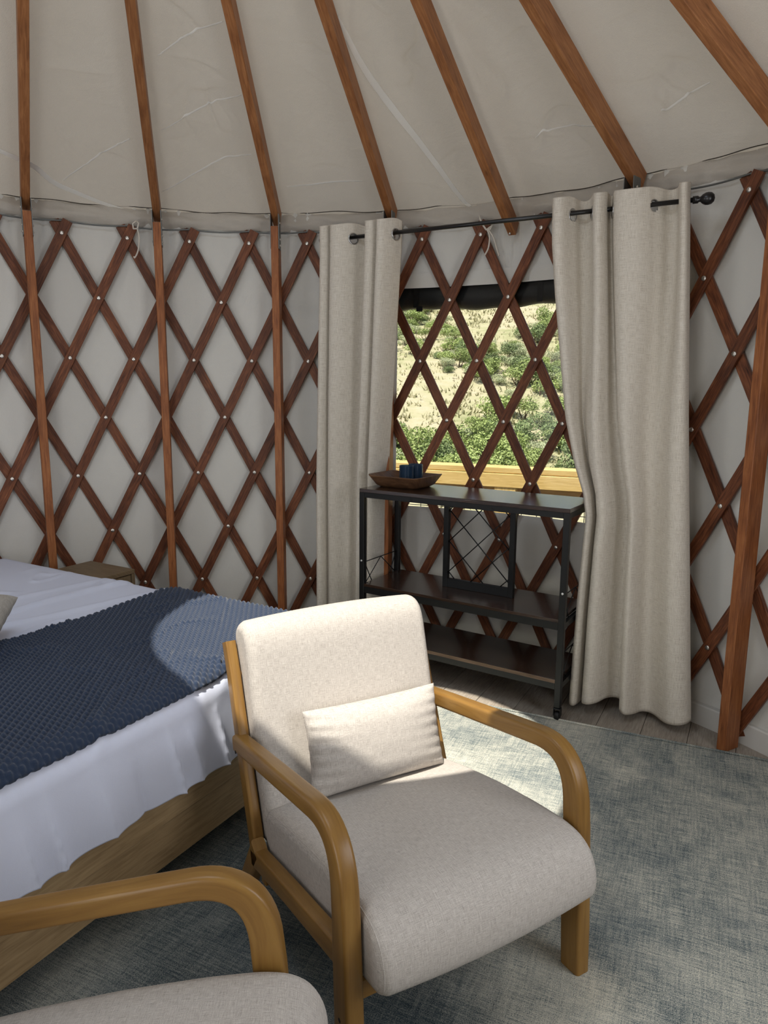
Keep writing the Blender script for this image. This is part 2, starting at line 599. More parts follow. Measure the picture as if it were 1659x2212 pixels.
def hill_mat():
    t = NT('dry_hillside')
    v = t.coord('Object')
    a = t.noise(v, 0.16, 5, 0.6, 0.6)
    b = t.noise(v, 1.4, 4, 0.65)
    f = t.math('ADD', t.math('MULTIPLY', a, 0.6), t.math('MULTIPLY', b, 0.4))
    c = t.ramp(f, [(0.36, srgb(140, 144, 104)), (0.47, srgb(170, 166, 132)), (0.58, srgb(186, 176, 150)), (0.7, srgb(180, 164, 142))])
    t.bump(b, 0.6, 0.2)
    return t.set(c, 0.95, spec=0.05)


M['hill'] = hill_mat()


def leaf_mat(name, c1, c2):
    t = NT(name)
    oi = t.n('ObjectInfo')
    n = t.noise(t.coord('Object'), 1.6, 3, 0.6)
    c = t.mix(n, c1, c2)
    hv = t.n('HueSaturation'); t.l(c, hv.inputs['Color']); t.l(t.math('ADD', t.math('MULTIPLY', oi.outputs['Random'], 0.3), 0.85), hv.inputs['Value'])
    return t.set(hv.outputs['Color'], 0.8, spec=0.1)


M['leaf_a'] = leaf_mat('scrub_oak_leaf', srgb(128, 146, 84), srgb(190, 202, 136))
M['leaf_b'] = leaf_mat('sage_leaf', srgb(158, 166, 132), srgb(206, 210, 172))
M['leaf_c'] = leaf_mat('dark_scrub_leaf', srgb(106, 124, 82), srgb(152, 166, 118))
M['stem'] = simple('shrub_stem', srgb(104, 84, 62), 0.9)
M['straw'] = leaf_mat('dry_grass', srgb(154, 152, 112), srgb(186, 178, 146))


# ------------------------------------------------------------------ setting: floor, walls, roof
PD = Vector((0.47, 0.883, 0)).normalized()          # the boards' direction
PN = Vector((PD.y, -PD.x, 0))
fl = MB(); fl.lathe([(0.0, -0.03), (RR + 0.16, -0.03), (RR + 0.16, -0.009), (0.0, -0.009)], 96, (AX.x, AX.y, 0), smooth=False)
floor = tag(fl.build('floor', M['slab']), 'grey-brown wood plank floor of the round tent', 'floor', kind='structure')
plank_meshes = {}
PW, PL = 0.182, 1.22
for i in range(-14, 14):
    n0 = (i + 0.5) * PW
    if abs(n0) > RR + 0.05:
        continue
    half = math.sqrt(max(0.01, (RR + 0.12) ** 2 - n0 ** 2))
    x = -half - (0.61 * (i % 2) + 0.27 * (i % 3))
    while x < half:
        a, b = max(x, -half), min(x + PL, half)
        if b - a > 0.05:
            key = round(b - a, 2)
            if key not in plank_meshes:
                plank_meshes[key] = MB().box((0, 0, 0), (key - 0.002, PW - 0.002, 0.009), None, 0.0012).mesh('plank', M['plank'])
            c = Vector((AX.x, AX.y, -0.0045)) + PN * n0 + PD * ((a + b) / 2)
            inst('plank', plank_meshes[key], floor, c, (0, 0, math.atan2(PD.y, PD.x)))
        x += PL

# canvas wall: full circle, pierced by the window and the added openings behind the camera
WIN_C0, WIN_C1, WIN_Z0, WIN_Z1 = 6.56, 10.35, 0.80, 1.965
WT0, WT1 = TH0 + DTH * WIN_C0, TH0 + DTH * WIN_C1
openings = [(WT0, WT1, WIN_Z0, WIN_Z1)] + [(tc - hw, tc + hw, z0, z1) for _, tc, hw, z0, z1 in BACK_OPEN]
WALL_R, WALL_TOP = RR + 0.046, 2.36
ths = list(np.linspace(-PI * 0.75, PI * 1.25, 700))
for a, b, _, _ in openings:
    ths = [t for t in ths if abs(t - a) > 0.004 and abs(t - b) > 0.004] + [a, b]
ths = np.array(sorted(ths))
zs = np.array(sorted(set(list(np.linspace(0.0, WALL_TOP, 60)) + [WIN_Z0, WIN_Z1, 2.05])))


def wall_ripple(TH, Z):
    w = 0.010 * (fbm(TH * 9, Z * 0.8 + 3, 3) - 0.5) + 0.010 * (fbm(TH * 22, Z * 1.1, 2) - 0.5)
    # gathers that fan out below the cable at the posts
    cidx = (TH - TH0) / DTH
    near = np.exp(-((np.mod(cidx - 0.5, 2.0) - np.where(np.mod(cidx - 0.5, 2.0) > 1, 2, 0)) / 0.55) ** 2)
    w = w + 0.012 * near * np.exp(-(WALL_TOP - Z) / 0.25) * np.sin(cidx * 26 + (WALL_TOP - Z) * 9)
    # a slack horizontal fold
    w = w + 0.010 * np.exp(-((Z - 1.86 - 0.03 * np.sin(cidx * 2)) / 0.03) ** 2) * np.exp(-((cidx - 5.3) / 0.9) ** 2)
    return 1.9 * w * smoothstep(0.0, 0.15, Z)


TH, Z = np.meshgrid(ths, zs, indexing='ij')
Rw = WALL_R + wall_ripple(TH, Z)
P = np.stack([AX.x + Rw * np.sin(TH), AX.y + Rw * np.cos(TH), Z], 2)
keep = np.ones((len(ths) - 1, len(zs) - 1), bool)
tm = (ths[:-1] + ths[1:]) / 2; zm = (zs[:-1] + zs[1:]) / 2
for a, b, z0, z1 in openings:
    keep &= ~(((tm > a) & (tm < b))[:, None] & ((zm > z0) & (zm < z1))[None, :])
wb = MB(); wb.grid(P[::-1], keep=keep[::-1])
wall = tag(wb.build('wall_back', M['wall_canvas']), 'white canvas tent wall behind the wooden lattice', 'wall', kind='structure')
sl = wall.modifiers.new('thick', 'SOLIDIFY'); sl.thickness = 0.004; sl.offset = -1
# added doorway and windows behind the camera: plain frames around the openings
for nm, tc, hw, z0, z1 in BACK_OPEN:
    b = MB()
    for s in (-1, 1):
        b.bar(pol(tc + s * hw, RR + 0.03, z0), pol(tc + s * hw, RR + 0.03, z1 + 0.05), 0.06, 0.05, (math.sin(tc), math.cos(tc), 0))
    b.bar(pol(tc - hw, RR + 0.03, z1 + 0.03), pol(tc + hw, RR + 0.03, z1 + 0.03), 0.05, 0.06)
    tag(b.build(nm, M['white_paint']), 'white frame of the added %s opening on the unseen side' % nm.split('_')[0], nm.split('_')[0], kind='structure')

# valance: the strip of canvas gathered over the cable where wall and roof meet
vt = np.linspace(TH0 - 6 * DTH, TH0 + 17 * DTH, 560)
vz = np.linspace(0, 1, 9)
T2, V2 = np.meshgrid(vt, vz, indexing='ij')
ci = (T2 - TH0) / DTH
zlow = 2.262 + 0.012 * (fbm(T2 * 18, T2 * 0 + 2, 2) - 0.5)
ztop = 2.352 + 0.006 * (fbm(T2 * 12, T2 * 0 + 9, 2) - 0.5)
Zv = zlow + (ztop - zlow) * V2
Rv = RR + 0.030 - 0.016 * np.sin(V2 * PI) + 0.034 * (fbm(T2 * 20 + V2 * 2.5, V2 * 2.6, 3) - 0.5) + 0.020 * np.abs(fbm(T2 * 38 - V2 * 2.0, V2 * 3 + 7, 2) - 0.5) + 0.004 * V2
vb = MB(); vb.grid(np.stack([AX.x + Rv * np.sin(T2), AX.y + Rv * np.cos(T2), Zv], 2)[::-1])
tag(vb.build('wall_valance', M['roof_canvas'], wall), 'crumpled canvas strip along the top of the wall')

tag(MB().tube([pol(t, RR + 0.024 + 0.006 * math.sin(t * 31), 2.352 + 0.004 * math.sin(t * 17) + 0.003 * math.sin(t * 53)) for t in np.linspace(TH0 - 6 * DTH, TH0 + 17 * DTH, 300)], 0.0022, 6).build('seam_shadow_line', M['seam_shade'], wall), 'thin dark line for the gap shadow where wall and roof canvas meet')  # dark tube stands in for the shadow in the canvas gap

# roof canvas: a cone that sags a little between the rafters, open at the skylight
RING_R, SLOPE, ROOF_Z = 0.70, 0.52, 2.345


def roof_z(r):
    return ROOF_Z + SLOPE * (RR + 0.04 - r)


_rc = np.random.default_rng(21)
CREASES = []
for _ in range(150):
    r_, c_ = _rc.uniform(1.35, 2.4), _rc.uniform(-2, 14)
    if abs((c_ - 0.5) % 2.0 - 1.0) > 0.88:
        continue
    t_ = TH0 + DTH * c_
    an_ = -t_ + _rc.normal(0.35, 0.5)
    CREASES.append((r_ * math.sin(t_), r_ * math.cos(t_), math.cos(an_), math.sin(an_), _rc.uniform(0.05, 0.20), _rc.uniform(0.006, 0.014), _rc.uniform(-0.008, 0.009), _rc.uniform(-1.2, 1.2)))


def roof_surface(T, R):
    cidx = (T - TH0) / DTH
    bay = np.mod(cidx - 0.5, 2.0) / 2.0
    sag = np.sin(bay * PI) ** 2 * smoothstep(RING_R, 1.1, R) * smoothstep(RR + 0.06, RR - 0.30, R)
    X, Y = R * np.sin(T), R * np.cos(T)
    wr = 0.050 * (fbm(X * 2.1 + 7, Y * 2.1 + 3, 3) - 0.5)
    ridge = np.abs(fbm(X * 3.3 + 0.7 * Y + 11, Y * 3.0 - 0.8 * X + 5, 3) - 0.5)
    wr = wr + 0.016 * np.exp(-(ridge / 0.04) ** 2) * smoothstep(0.45, 0.62, fbm(X * 1.4 + 21, Y * 1.4 + 8, 2))
    cr = np.abs(fbm(X * 7.0 - 2.1 * Y + 31, Y * 6.0 + 2.8 * X + 15, 2) - 0.5)
    wr = wr + 0.010 * np.exp(-(cr / 0.05) ** 2) * smoothstep(0.5, 0.7, fbm(X * 2.4 + 3, Y * 2.4 + 41, 2))
    for cx, cy, ux_, uy_, hl, wd, am, cv in CREASES:
        dx, dy = X - cx, Y - cy
        u = dx * ux_ + dy * uy_
        v = -dx * uy_ + dy * ux_ - cv * u * u
        m = (np.abs(u) < hl * 1.6) & (np.abs(v) < wd * 3)
        wr = wr + np.where(m, am * np.exp(-(v / wd) ** 2 - (u / hl) ** 4), 0)
    return roof_z(R) + 0.030 * sag + wr * (0.2 + 0.8 * sag)


rt = np.concatenate([np.linspace(TH0 - 4 * DTH, TH0 + 16 * DTH, 600), np.linspace(TH0 + 16 * DTH, TH0 - 4 * DTH + 2 * PI, 200)[1:-1]])
rr_ = np.concatenate([np.linspace(RING_R, 1.3, 14)[:-1], np.linspace(1.3, RR + 0.045, 130), [RR + 0.10, RR + 0.22]])
T3, R3 = np.meshgrid(rt, rr_, indexing='ij')
X3, Y3 = R3 * np.sin(T3), R3 * np.cos(T3)
Z3 = roof_surface(T3, R3)
Z3[:, -1] -= 0.10
rb = MB(); rb.grid(np.stack([AX.x + X3, AX.y + Y3, Z3], 2), closed_u=True)
roof = tag(rb.build('ceiling', M['roof_canvas']), 'creased off-white canvas roof between the rafters', 'ceiling', kind='structure')


def on_roof(pts, w, name, lift=0.004):
    """a strip of doubled canvas lying on the underside of the roof; pts = (r, column)"""
    Q = catmull(pts, 40)
    L = []
    for r, c in Q:
        L.append(pol(TH0 + DTH * c, r))
    b = MB(); V = []
    for i, p in enumerate(L):
        t = (L[min(i + 1, len(L) - 1)] - L[max(i - 1, 0)]); n = Vector((-t.y, t.x, 0)).normalized()
        ww = w * (0.6 + 0.4 * math.sin(PI * i / (len(L) - 1)))
        for s in (-1, 0, 1):
            q = p + n * (s * ww / 2)
            r = math.hypot(q.x - AX.x, q.y - AX.y)
            th = math.atan2(q.x - AX.x, q.y - AX.y)
            V.append((q.x, q.y, float(roof_surface(np.array(th), np.array(r))) - lift - (0.0012 if s == 0 else 0)))
    F = []
    for i in range(len(L) - 1):
        for s in range(2):
            F.append((i * 3 + s, i * 3 + s + 1, i * 3 + s + 4, i * 3 + s + 3))
    b.add(V, F, None, True)
    return b.build(name, M['seam_tape'], roof)


on_roof([(1.50, 6.57), (1.632, 6.688), (1.767, 6.837), (1.907, 7.033), (2.062, 7.258), (2.219, 7.483), (2.391, 7.70), (2.43, 7.78)], 0.030, 'seam')
on_roof([(2.12, -0.6), (2.178, 0.162), (2.227, 0.625), (2.317, 0.956), (2.391, 1.497), (2.44, 2.0)], 0.026, 'seam')
for pts in ([(2.298, 1.06), (2.16, 1.6), (2.027, 2.173)], [(1.965, 2.745), (1.87, 3.5), (1.783, 4.283)], [(2.302, 2.62), (2.19, 3.3), (2.075, 4.25)],
            [(1.637, 2.844), (1.56, 3.5), (1.492, 4.222)], [(2.251, 4.75), (2.258, 5.33), (2.244, 6.1)], [(2.152, 9.2), (2.145, 9.8), (2.152, 10.3)],
            [(2.19, 11.1), (2.173, 11.35), (2.134, 11.9)]):
    on_roof(pts, 0.008, 'seam', 0.004)

# skylight ring (out of frame) that the rafters meet
tag(MB().lathe([(RING_R + 0.002, 3.17), (RING_R + 0.05, 3.17), (RING_R + 0.05, 3.245), (RING_R + 0.002, 3.245), (RING_R + 0.002, 3.17)], 48, (AX.x, AX.y, 0), caps=False).build('trim_1', M['rafter']),
    'round wooden ring around the open skylight overhead', 'skylight ring', kind='structure')

# baseboard
bt = np.linspace(TH0 - 6 * DTH, TH0 + 18 * DTH, 140)
prof = [(RR + 0.044, 0.0), (RR + 0.018, 0.0), (RR + 0.018, 0.088), (RR + 0.022, 0.094), (RR + 0.044, 0.094)]
P = np.array([[(AX.x + r * math.sin(t), AX.y + r * math.cos(t), z) for r, z in prof] for t in bt])
tag(MB().grid(P, smooth=False).build('baseboard_back', M['white_paint']), 'low white baseboard along the foot of the canvas wall', 'baseboard', kind='structure')

# ------------------------------------------------------------------ window: clear pane, hem of the opening, rolled black flap outside
win = empty('window_1', pol((WT0 + WT1) / 2, WALL_R, WIN_Z0))
tag(win, 'clear tent window with a rolled black flap above it', 'window', kind='structure')


def wl(v):
    return Vector(v) - win.location


wt = np.linspace(WT0, WT1, 40)
P = np.array([[tuple(wl(pol(t, WALL_R + 0.012, z))) for z in np.linspace(WIN_Z0 - 0.03, WIN_Z1 + 0.03, 8)] for t in wt])
MB().grid(P).build('pane', M['vinyl'], win)
hb = MB()
for z0_, z1_ in ((WIN_Z0 - 0.03, WIN_Z0 + 0.004), (WIN_Z1 - 0.004, WIN_Z1 + 0.07)):
    P = np.array([[tuple(wl(pol(t, WALL_R - 0.006 + 0.002 * math.sin(t * 40), z))) for z in (z0_, z1_)] for t in wt])
    hb.grid(P[::-1])
hem = hb.build('hem', M['wall_canvas'], win)
roll_path = [wl(pol(t, WALL_R + 0.085, WIN_Z1 - 0.040 + 0.006 * math.sin(t * 23))) for t in np.linspace(WT0 - 0.04, WT1 + 0.02, 44)]
fb = MB(); fb.tube(roll_path, [0.068 + 0.004 * math.sin(i * 0.9) for i in range(44)], 16)
P = np.array([[tuple(wl(pol(t, WALL_R + 0.035 + 0.004 * math.sin(t * 31), z))) for z in np.linspace(WIN_Z1 - 0.055, 2.12, 6)] for t in np.linspace(WT0 - 0.04, WT1 + 0.02, 44)])
fb.grid(P)
flap = fb.build('rolled_flap', M['flap_black'], win)
for c in (6.86, 8.95):
    t = TH0 + DTH * c
    b = MB()
    b.bar(wl(pol(t, WALL_R + 0.016, 1.865)), wl(pol(t, WALL_R + 0.016, 2.02)), 0.028, 0.004, (math.sin(t), math.cos(t), 0))
    if c < 7:
        b.bar(wl(pol(t + 0.008, WALL_R + 0.016, 1.845)), wl(pol(t + 0.008, WALL_R + 0.016, 1.872)), 0.034, 0.012, (math.sin(t), math.cos(t), 0), 0.003)
    b.build('strap', M['strap'], win)

# ------------------------------------------------------------------ lattice wall
ZROW0, DZR = 2.1944, 0.305
lat = empty('lattice_wall', (AX.x, AX.y, 0))
tag(lat, 'reddish-brown crisscross wooden lattice bolted around the canvas wall', 'lattice')


def slat_mesh(sign):
    """one slat bent round the wall; angle 0 at the top bolt, falls to the left (sign -1) or right (+1)"""
    ztop, zbot = ZROW0 + 0.062, 0.03
    r0 = RR if sign < 0 else RR + 0.017
    n, w, th = 26, 0.047, 0.0155
    b = MB(); V = []; uv = []
    dirv = Vector((sign * DTH * 0.5 * RR, -DZR)).normalized()      # (tangential, z) per row
    perp = Vector((-dirv.y, dirv.x))
    for i in range(n + 1):
        z = ztop + (zbot - ztop) * i / n
        tang = sign * DTH * 0.5 * RR * (ZROW0 - z) / DZR
        for (s, k) in ((-1, 0), (1, 0), (1, 1), (-1, 1)):
            e = 0.0012
            for ss, kk in (((s * (w / 2 - e), k * th), (s * w / 2, e if k == 0 else th - e)) if (s, k) in ((1, 0), (-1, 1)) else ((s * w / 2, e if k == 0 else th - e), (s * (w / 2 - e), k * th))):
                tt = tang + perp.x * ss; zz = z + perp.y * ss
                a = tt / RR; r = r0 + kk
                V.append((r * math.sin(a), r * math.cos(a), zz)); uv.append(((ztop - z), ss + kk))
    m = 8; F = []
    for i in range(n):
        for k in range(m):
            F.append((i * m + k, i * m + (k + 1) % m, (i + 1) * m + (k + 1) % m, (i + 1) * m + k))
    F.append(tuple(range(m))[::-1]); F.append(tuple(n * m + k for k in range(m)))
    b.add(V, F, [[uv[i] for i in f] for f in F])
    return b.mesh('slat', M['lattice'])


sm_f, sm_b = slat_mesh(-1), slat_mesh(1)
for c in range(-6, 20):
    inst('slat', sm_f, lat, (0, 0, 0), (0, 0, -(TH0 + DTH * c)))
for c in range(-9, 17):
    inst('slat', sm_b, lat, (0, 0, 0), (0, 0, -(TH0 + DTH * c)))
bolt_me = MB().lathe([(0.0105, -0.002), (0.0105, 0.0018), (0.0095, 0.0032), (0.006, 0.0048), (0.0, 0.0052)], 12).mesh('bolt', M['zinc'])
for row in range(8):
    for k in range(-3, 16):
        c = k + 0.5 * (row % 2)
        t = TH0 + DTH * c
        o = inst('bolt', bolt_me, lat, (RR * math.sin(t), RR * math.cos(t), ZROW0 - row * DZR), (PI / 2, 0, -t))
# the cable that ties the lattice tops together
tag(MB().tube([pol(TH0 + DTH * c, RR + 0.012, 2.256 - 0.008 * abs(math.sin(PI * c))) for c in np.linspace(-5, 16, 169)], 0.0042, 6).build('tension_cable', M['steel']),
    'thin grey steel cable strung along the lattice tops', 'cable')

# cord ties hanging from the cable
tie = empty('cord_tie', (-1.284, 3.771, 2.25)); tag(tie, 'pale cotton cord tied to the lattice above the nightstand', 'cord tie', 'cord ties on the lattice')
L = lambda pts, o: [Vector(p) - o.location for p in pts]
MB().tube(L([(-1.276, 3.765, 2.275), (-1.262, 3.755, 2.262), (-1.268, 3.75, 2.235), (-1.29, 3.755, 2.235), (-1.296, 3.765, 2.262), (-1.276, 3.765, 2.275)], tie), 0.0045, 6).build('loop', M['cord'], tie)
MB().tube(L([tuple(p) for p in catmull([(-1.27, 3.752, 2.236), (-1.262, 3.752, 2.19), (-1.272, 3.755, 2.13), (-1.290, 3.755, 2.095), (-1.296, 3.755, 2.10)], 20)], tie), 0.004, 6).build('tail', M['cord'], tie)
tie2 = empty('cord_tie', (0.47, 3.60, 2.25)); tag(tie2, 'pale cotton cord bow tied to the lattice above the window', 'cord tie', 'cord ties on the lattice')
MB().tube(L([(0.452, 3.60, 2.275), (0.462, 3.585, 2.24), (0.485, 3.575, 2.205), (0.50, 3.57, 2.213), (0.515, 3.572, 2.226), (0.505, 3.568, 2.206), (0.487, 3.572, 2.203)], tie2), 0.0045, 6).build('loop', M['cord'], tie2)
MB().tube(L([tuple(p) for p in catmull([(0.49, 3.570, 2.205), (0.502, 3.566, 2.17), (0.498, 3.566, 2.12), (0.482, 3.575, 2.085)], 18)], tie2), 0.004, 6).build('tail', M['cord'], tie2)
MB().tube(L([tuple(p) for p in catmull([(0.495, 3.570, 2.205), (0.518, 3.560, 2.17), (0.532, 3.556, 2.13), (0.548, 3.55, 2.08)], 18)], tie2), 0.004, 6).build('tail', M['cord'], tie2)

# ------------------------------------------------------------------ rafters and wall posts (local: +y runs outward)
PWID, PDEP = 0.038, 0.088
post_me = MB().box((0, RR - 0.022 - PDEP / 2, 1.13), (PWID, PDEP, 2.26), None, 0.002).mesh('post', M['post'])


def rafter_mesh(zw, m, rend, dep, tail):
    a = Vector((0, RING_R + 0.04, zw + m * (RR - RING_R - 0.04))); b = Vector((0, rend, zw + m * (RR - rend)))
    n = Vector((0, m, 1)).normalized()
    b_ = MB(); b_.bar(a + n * dep / 2, b + n * dep / 2, PWID, dep, (0, 0, 1), 0.002)
    return b_.mesh('rafter_beam', M['rafter'])


raf_me = rafter_mesh(2.268, 0.52, RR - 0.02, 0.080, 0)
raf_low = rafter_mesh(2.268, 0.478, RR - 0.02, 0.084, 0)
raf_win = rafter_mesh(2.165, 0.585, RR - 0.012, 0.072, 0)
plate_me = MB().box((PWID / 2 + 0.002, RR - 0.075, 2.235), (0.003, 0.062, 0.17)).mesh('bracket', M['steel'])
plate2_me = MB().box((-PWID / 2 - 0.002, RR - 0.075, 2.235), (0.003, 0.062, 0.17)).mesh('bracket', M['steel'])
pin_me = MB().lathe([(0.006, -0.002), (0.006, 0.003), (0.003, 0.005), (0, 0.005)], 10).mesh('bolt', M['zinc'])
ORD = {0.5: 'first', 2.5: 'second', 4.5: 'third', 6.5: 'fourth', 8.55: 'fifth', 10.5: 'sixth', 12.55: 'seventh'}
RLAB = {-3.5: 'orange-brown roof rafter two bays beyond the bed side', -1.5: 'orange-brown roof rafter one bay beyond the bed side',
        0.5: 'orange-brown roof rafter at the far left, above the bed and nightstand', 2.5: 'orange-brown roof rafter second from the left, meeting the post beside the nightstand',
        4.5: 'reddish roof rafter meeting the third post from the left, beside the curtain', 6.5: 'knotted roof rafter ending behind the narrow left curtain',
        8.55: 'roof rafter whose free tapered end hangs over the window without a post', 10.5: 'thick roof rafter ending behind the wide right curtain',
        12.55: 'wide roof rafter in the upper right corner, cut by the frame', 14.5: 'roof rafter one bay past the right-hand post'}
PLAB = {-1.5: 'reddish-brown wall post one bay beyond the bed side', 0.5: 'dark reddish-brown wall post leftmost, standing behind the bed', 2.5: 'brown wall post second from the left, just right of the nightstand',
        4.5: 'orange-brown wall post third from the left, near the narrow curtain', 6.5: 'wall post half hidden behind the narrow curtain at the window edge',
        10.5: 'wall post hidden behind the wide curtain, top showing', 12.55: 'stout brown wall post on the right, foot standing on the planks', 14.5: 'brown wall post one bay past the right-hand post'}
for c in (-3.5, -1.5, 0.5, 2.5, 4.5, 6.5, 8.55, 10.5, 12.55, 14.5):
    t = TH0 + DTH * c
    r = empty('rafter', (AX.x, AX.y, 0), -t)
    tag(r, RLAB[c], 'rafter', 'roof rafters')
    inst('beam', raf_win if c == 8.55 else (raf_low if c in (10.5, 12.55) else raf_me), r)
    if c == 8.55:
        inst('bolt', pin_me, r, (0, RR - 0.045, 2.175), (PI / 2 + 0.5, 0, 0))
    if c in PLAB:
        p = empty('wall_post', (AX.x, AX.y, 0), -t)
        tag(p, PLAB[c], 'post', 'wall posts')
        inst('timber', post_me, p)
        inst('bracket', plate_me, p); inst('bracket', plate2_me, p)
        for zz in (2.17, 2.20, 2.28):
            for s in (-1, 1):
                inst('bolt', pin_me, p, (s * (PWID / 2 + 0.003), RR - 0.075, zz), (0, s * PI / 2, 0))

# ------------------------------------------------------------------ curtain rod and curtains
RA, RB = Vector((-0.262, 3.633, 2.166)), Vector((1.185, 2.866, 2.166))
RO = Vector((-0.313, 3.66, 0))
RDIR = (Vector((1.197, 2.86, 0)) - RO).normalized(); RN = Vector((-RDIR.y, RDIR.x, 0))
rod = empty('curtain_rod', (RA + RB) / 2)
tag(rod, 'thin black curtain rod with ball ends across the window', 'curtain rod')
o0 = rod.location.copy()
MB().tube([RA - o0, RB - o0], 0.0095, 14).build('pole', M['rod_black'], rod)
for e, s in ((RA, -1), (RB, 1)):
    q = (RDIR * s).to_track_quat('Z', 'Y').to_matrix().to_4x4()
    m = Matrix.Translation(e - o0) @ q
    MB().lathe([(0.0, 0.0), (0.014, 0.0), (0.014, 0.018), (0.010, 0.022), (0.010, 0.027), (0.017, 0.034), (0.0225, 0.045), (0.0235, 0.055), (0.021, 0.066), (0.013, 0.075), (0.0, 0.078)], 18, m=m).build('finial', M['rod_black'], rod)
for s in (0.035, 1.36):
    p = RO + RDIR * s + Vector((0, 0, 2.166))
    d = Vector((p.x - AX.x, p.y - AX.y, 0)); gap = RR - 0.03 - d.length; d.normalize()
    b = MB(); b.tube([p - o0 + Vector((0, 0, -0.012)), p + d * gap - o0 + Vector((0, 0, -0.012))], 0.006, 8)
    b.box((0, 0, 0), (0.03, 0.006, 0.07), Matrix.Translation(p + d * gap - o0) @ Matrix.Rotation(-math.atan2(d.x, d.y), 4, 'Z'))
    b.tube([p - o0 + Vector((0, 0, 0.0)) + RDIR * -0.004, p - o0 + RDIR * 0.004], 0.0135, 12)
    b.build('bracket', M['rod_black'], rod)


def make_curtain(label, top, bot, sL, sR, zt, zb, blend, gromm, seed, push=(0.0, 0.0)):
    root = empty('curtain', RO + RDIR * sL(1.0))
    tag(root, label, 'curtain', 'linen curtains at the window')
    o = root.location.copy()
    NU = 170
    tp = catmull(top, NU); bp = catmull(bot, NU)
    zrow = np.concatenate([np.linspace(zt, zt - 0.125, 40), np.linspace(zt - 0.125, zb + 0.05, 70)[1:], np.linspace(zb + 0.05, zb, 5)[1:]])
    P = np.zeros((NU, len(zrow), 3)); UV = np.zeros((NU, len(zrow), 2))
    ntop = (tp[:, 0] - tp[0, 0]) / (tp[-1, 0] - tp[0, 0]); nbot = (bp[:, 0] - bp[0, 0]) / (bp[-1, 0] - bp[0, 0])
    arc = np.concatenate([[0], np.cumsum(np.hypot(np.diff(tp[:, 0]), np.diff(tp[:, 1])))])
    for j, z in enumerate(zrow):
        w = float(blend(z)); lo, hi = sL(z), sR(z)
        s = lo + (hi - lo) * (ntop * (1 - w) + nbot * w)
        n = (tp[:, 1] * (1 - w) + bp[:, 1] * w) * 1.2
        n = n + (push[0] + (push[1] - push[0]) * np.linspace(0, 1, NU)) * min(1.0, max(0.0, (2.08 - z) / 1.08))
        n = n + 0.012 * (fbm(s * 9 + seed, np.full(NU, z * 1.7), 3) - 0.5) * smoothstep(zt, zt - 0.4, z)
        dz = 0.018 * np.sin(np.linspace(0, 9, NU) + seed) * smoothstep(zb + 0.5, zb, z)
        ztop_wave = 0.008 * np.cos(n / 0.05 * 1.5) * smoothstep(zt - 0.12, zt, z)
        ridge = -0.0022 * math.exp(-((z - (zt - 0.092)) / 0.004) ** 2) + (-0.003 * math.exp(-((z - (zb + 0.022)) / 0.008) ** 2))
        P[:, j, 0] = RO.x + RDIR.x * s + RN.x * (n + ridge) - o.x
        P[:, j, 1] = RO.y + RDIR.y * s + RN.y * (n + ridge) - o.y
        P[:, j, 2] = z + dz + ztop_wave - o.z
        UV[:, j, 0] = arc; UV[:, j, 1] = z
    keep = np.ones((NU - 1, len(zrow) - 1), bool)
    cen = (P[:-1, :-1] + P[1:, 1:]) / 2
    gpos = []
    for gs in gromm:
        i = int(np.argmin(np.abs(tp[:, 0] - gs)))
        lo, hi = sL(2.166), sR(2.166)
        n = float(tp[i, 1])
        c = np.array([P[i, 0, 0], P[i, 0, 1], 2.158 - o.z])
        tg = P[min(i + 3, NU - 1), 5] - P[max(i - 3, 0), 5]; tg[2] = 0; tg /= np.linalg.norm(tg)
        gpos.append((c, tg))
        d = np.linalg.norm(cen - c[None, None, :], axis=2)
        keep &= d > 0.0215
    b = MB(); b.grid(P, keep=keep, uvs=UV)
    pn = b.build('panel', M['linen'], root)
    sd = pn.modifiers.new('thick', 'SOLIDIFY'); sd.thickness = 0.0022; sd.offset = 0
    for c, tg in gpos:
        ring = []
        for k in range(24):
            a = 2 * PI * k / 24
            ring.append(Vector(c) + Vector(tg) * (0.0245 * math.cos(a)) + Vector((0, 0, 0.0245 * math.sin(a))))
        MB().tube(ring, 0.0042, 8, closed=True).build('grommet', M['nickel'], root)
    return root


lerp_tab = lambda tab: (lambda z: float(np.interp(z, [t[0] for t in tab], [t[1] for t in tab])))
make_curtain('narrow oatmeal linen curtain bunched on the left side of the window',
             [(0, .02), (.004, -.02), (.014, -.045), (.034, -.05), (.052, -.03), (.058, .01), (.064, -.01), (.075, -.045), (.11, -.05), (.15, -.03), (.178, 0), (.215, .04), (.25, .035), (.262, 0), (.266, -.035), (.28, -.052), (.305, -.05), (.322, -.02), (.327, 0), (.331, -.03), (.342, -.055), (.37, -.055), (.395, -.025), (.408, 0), (.42, .035)],
             [(0, .02), (.006, -.02), (.02, -.05), (.045, -.05), (.06, -.02), (.066, .01), (.075, -.02), (.10, -.05), (.15, -.045), (.20, -.01), (.23, .02), (.255, .0), (.27, -.04), (.29, -.055), (.31, -.04), (.325, .0), (.333, .01), (.34, -.03), (.355, -.06), (.38, -.05), (.40, -.02), (.41, .01), (.42, .03)],
             lerp_tab([(0, -.10), (1.0, -.09), (2.08, 0), (2.2, 0)]), lerp_tab([(0, .266), (1.0, .272), (2.08, .415), (2.2, .418)]), 2.222, 0.05,
             lambda z: smoothstep(2.1, 0.3, z), [.178, .408], 1.0, (0.085, 0.165))
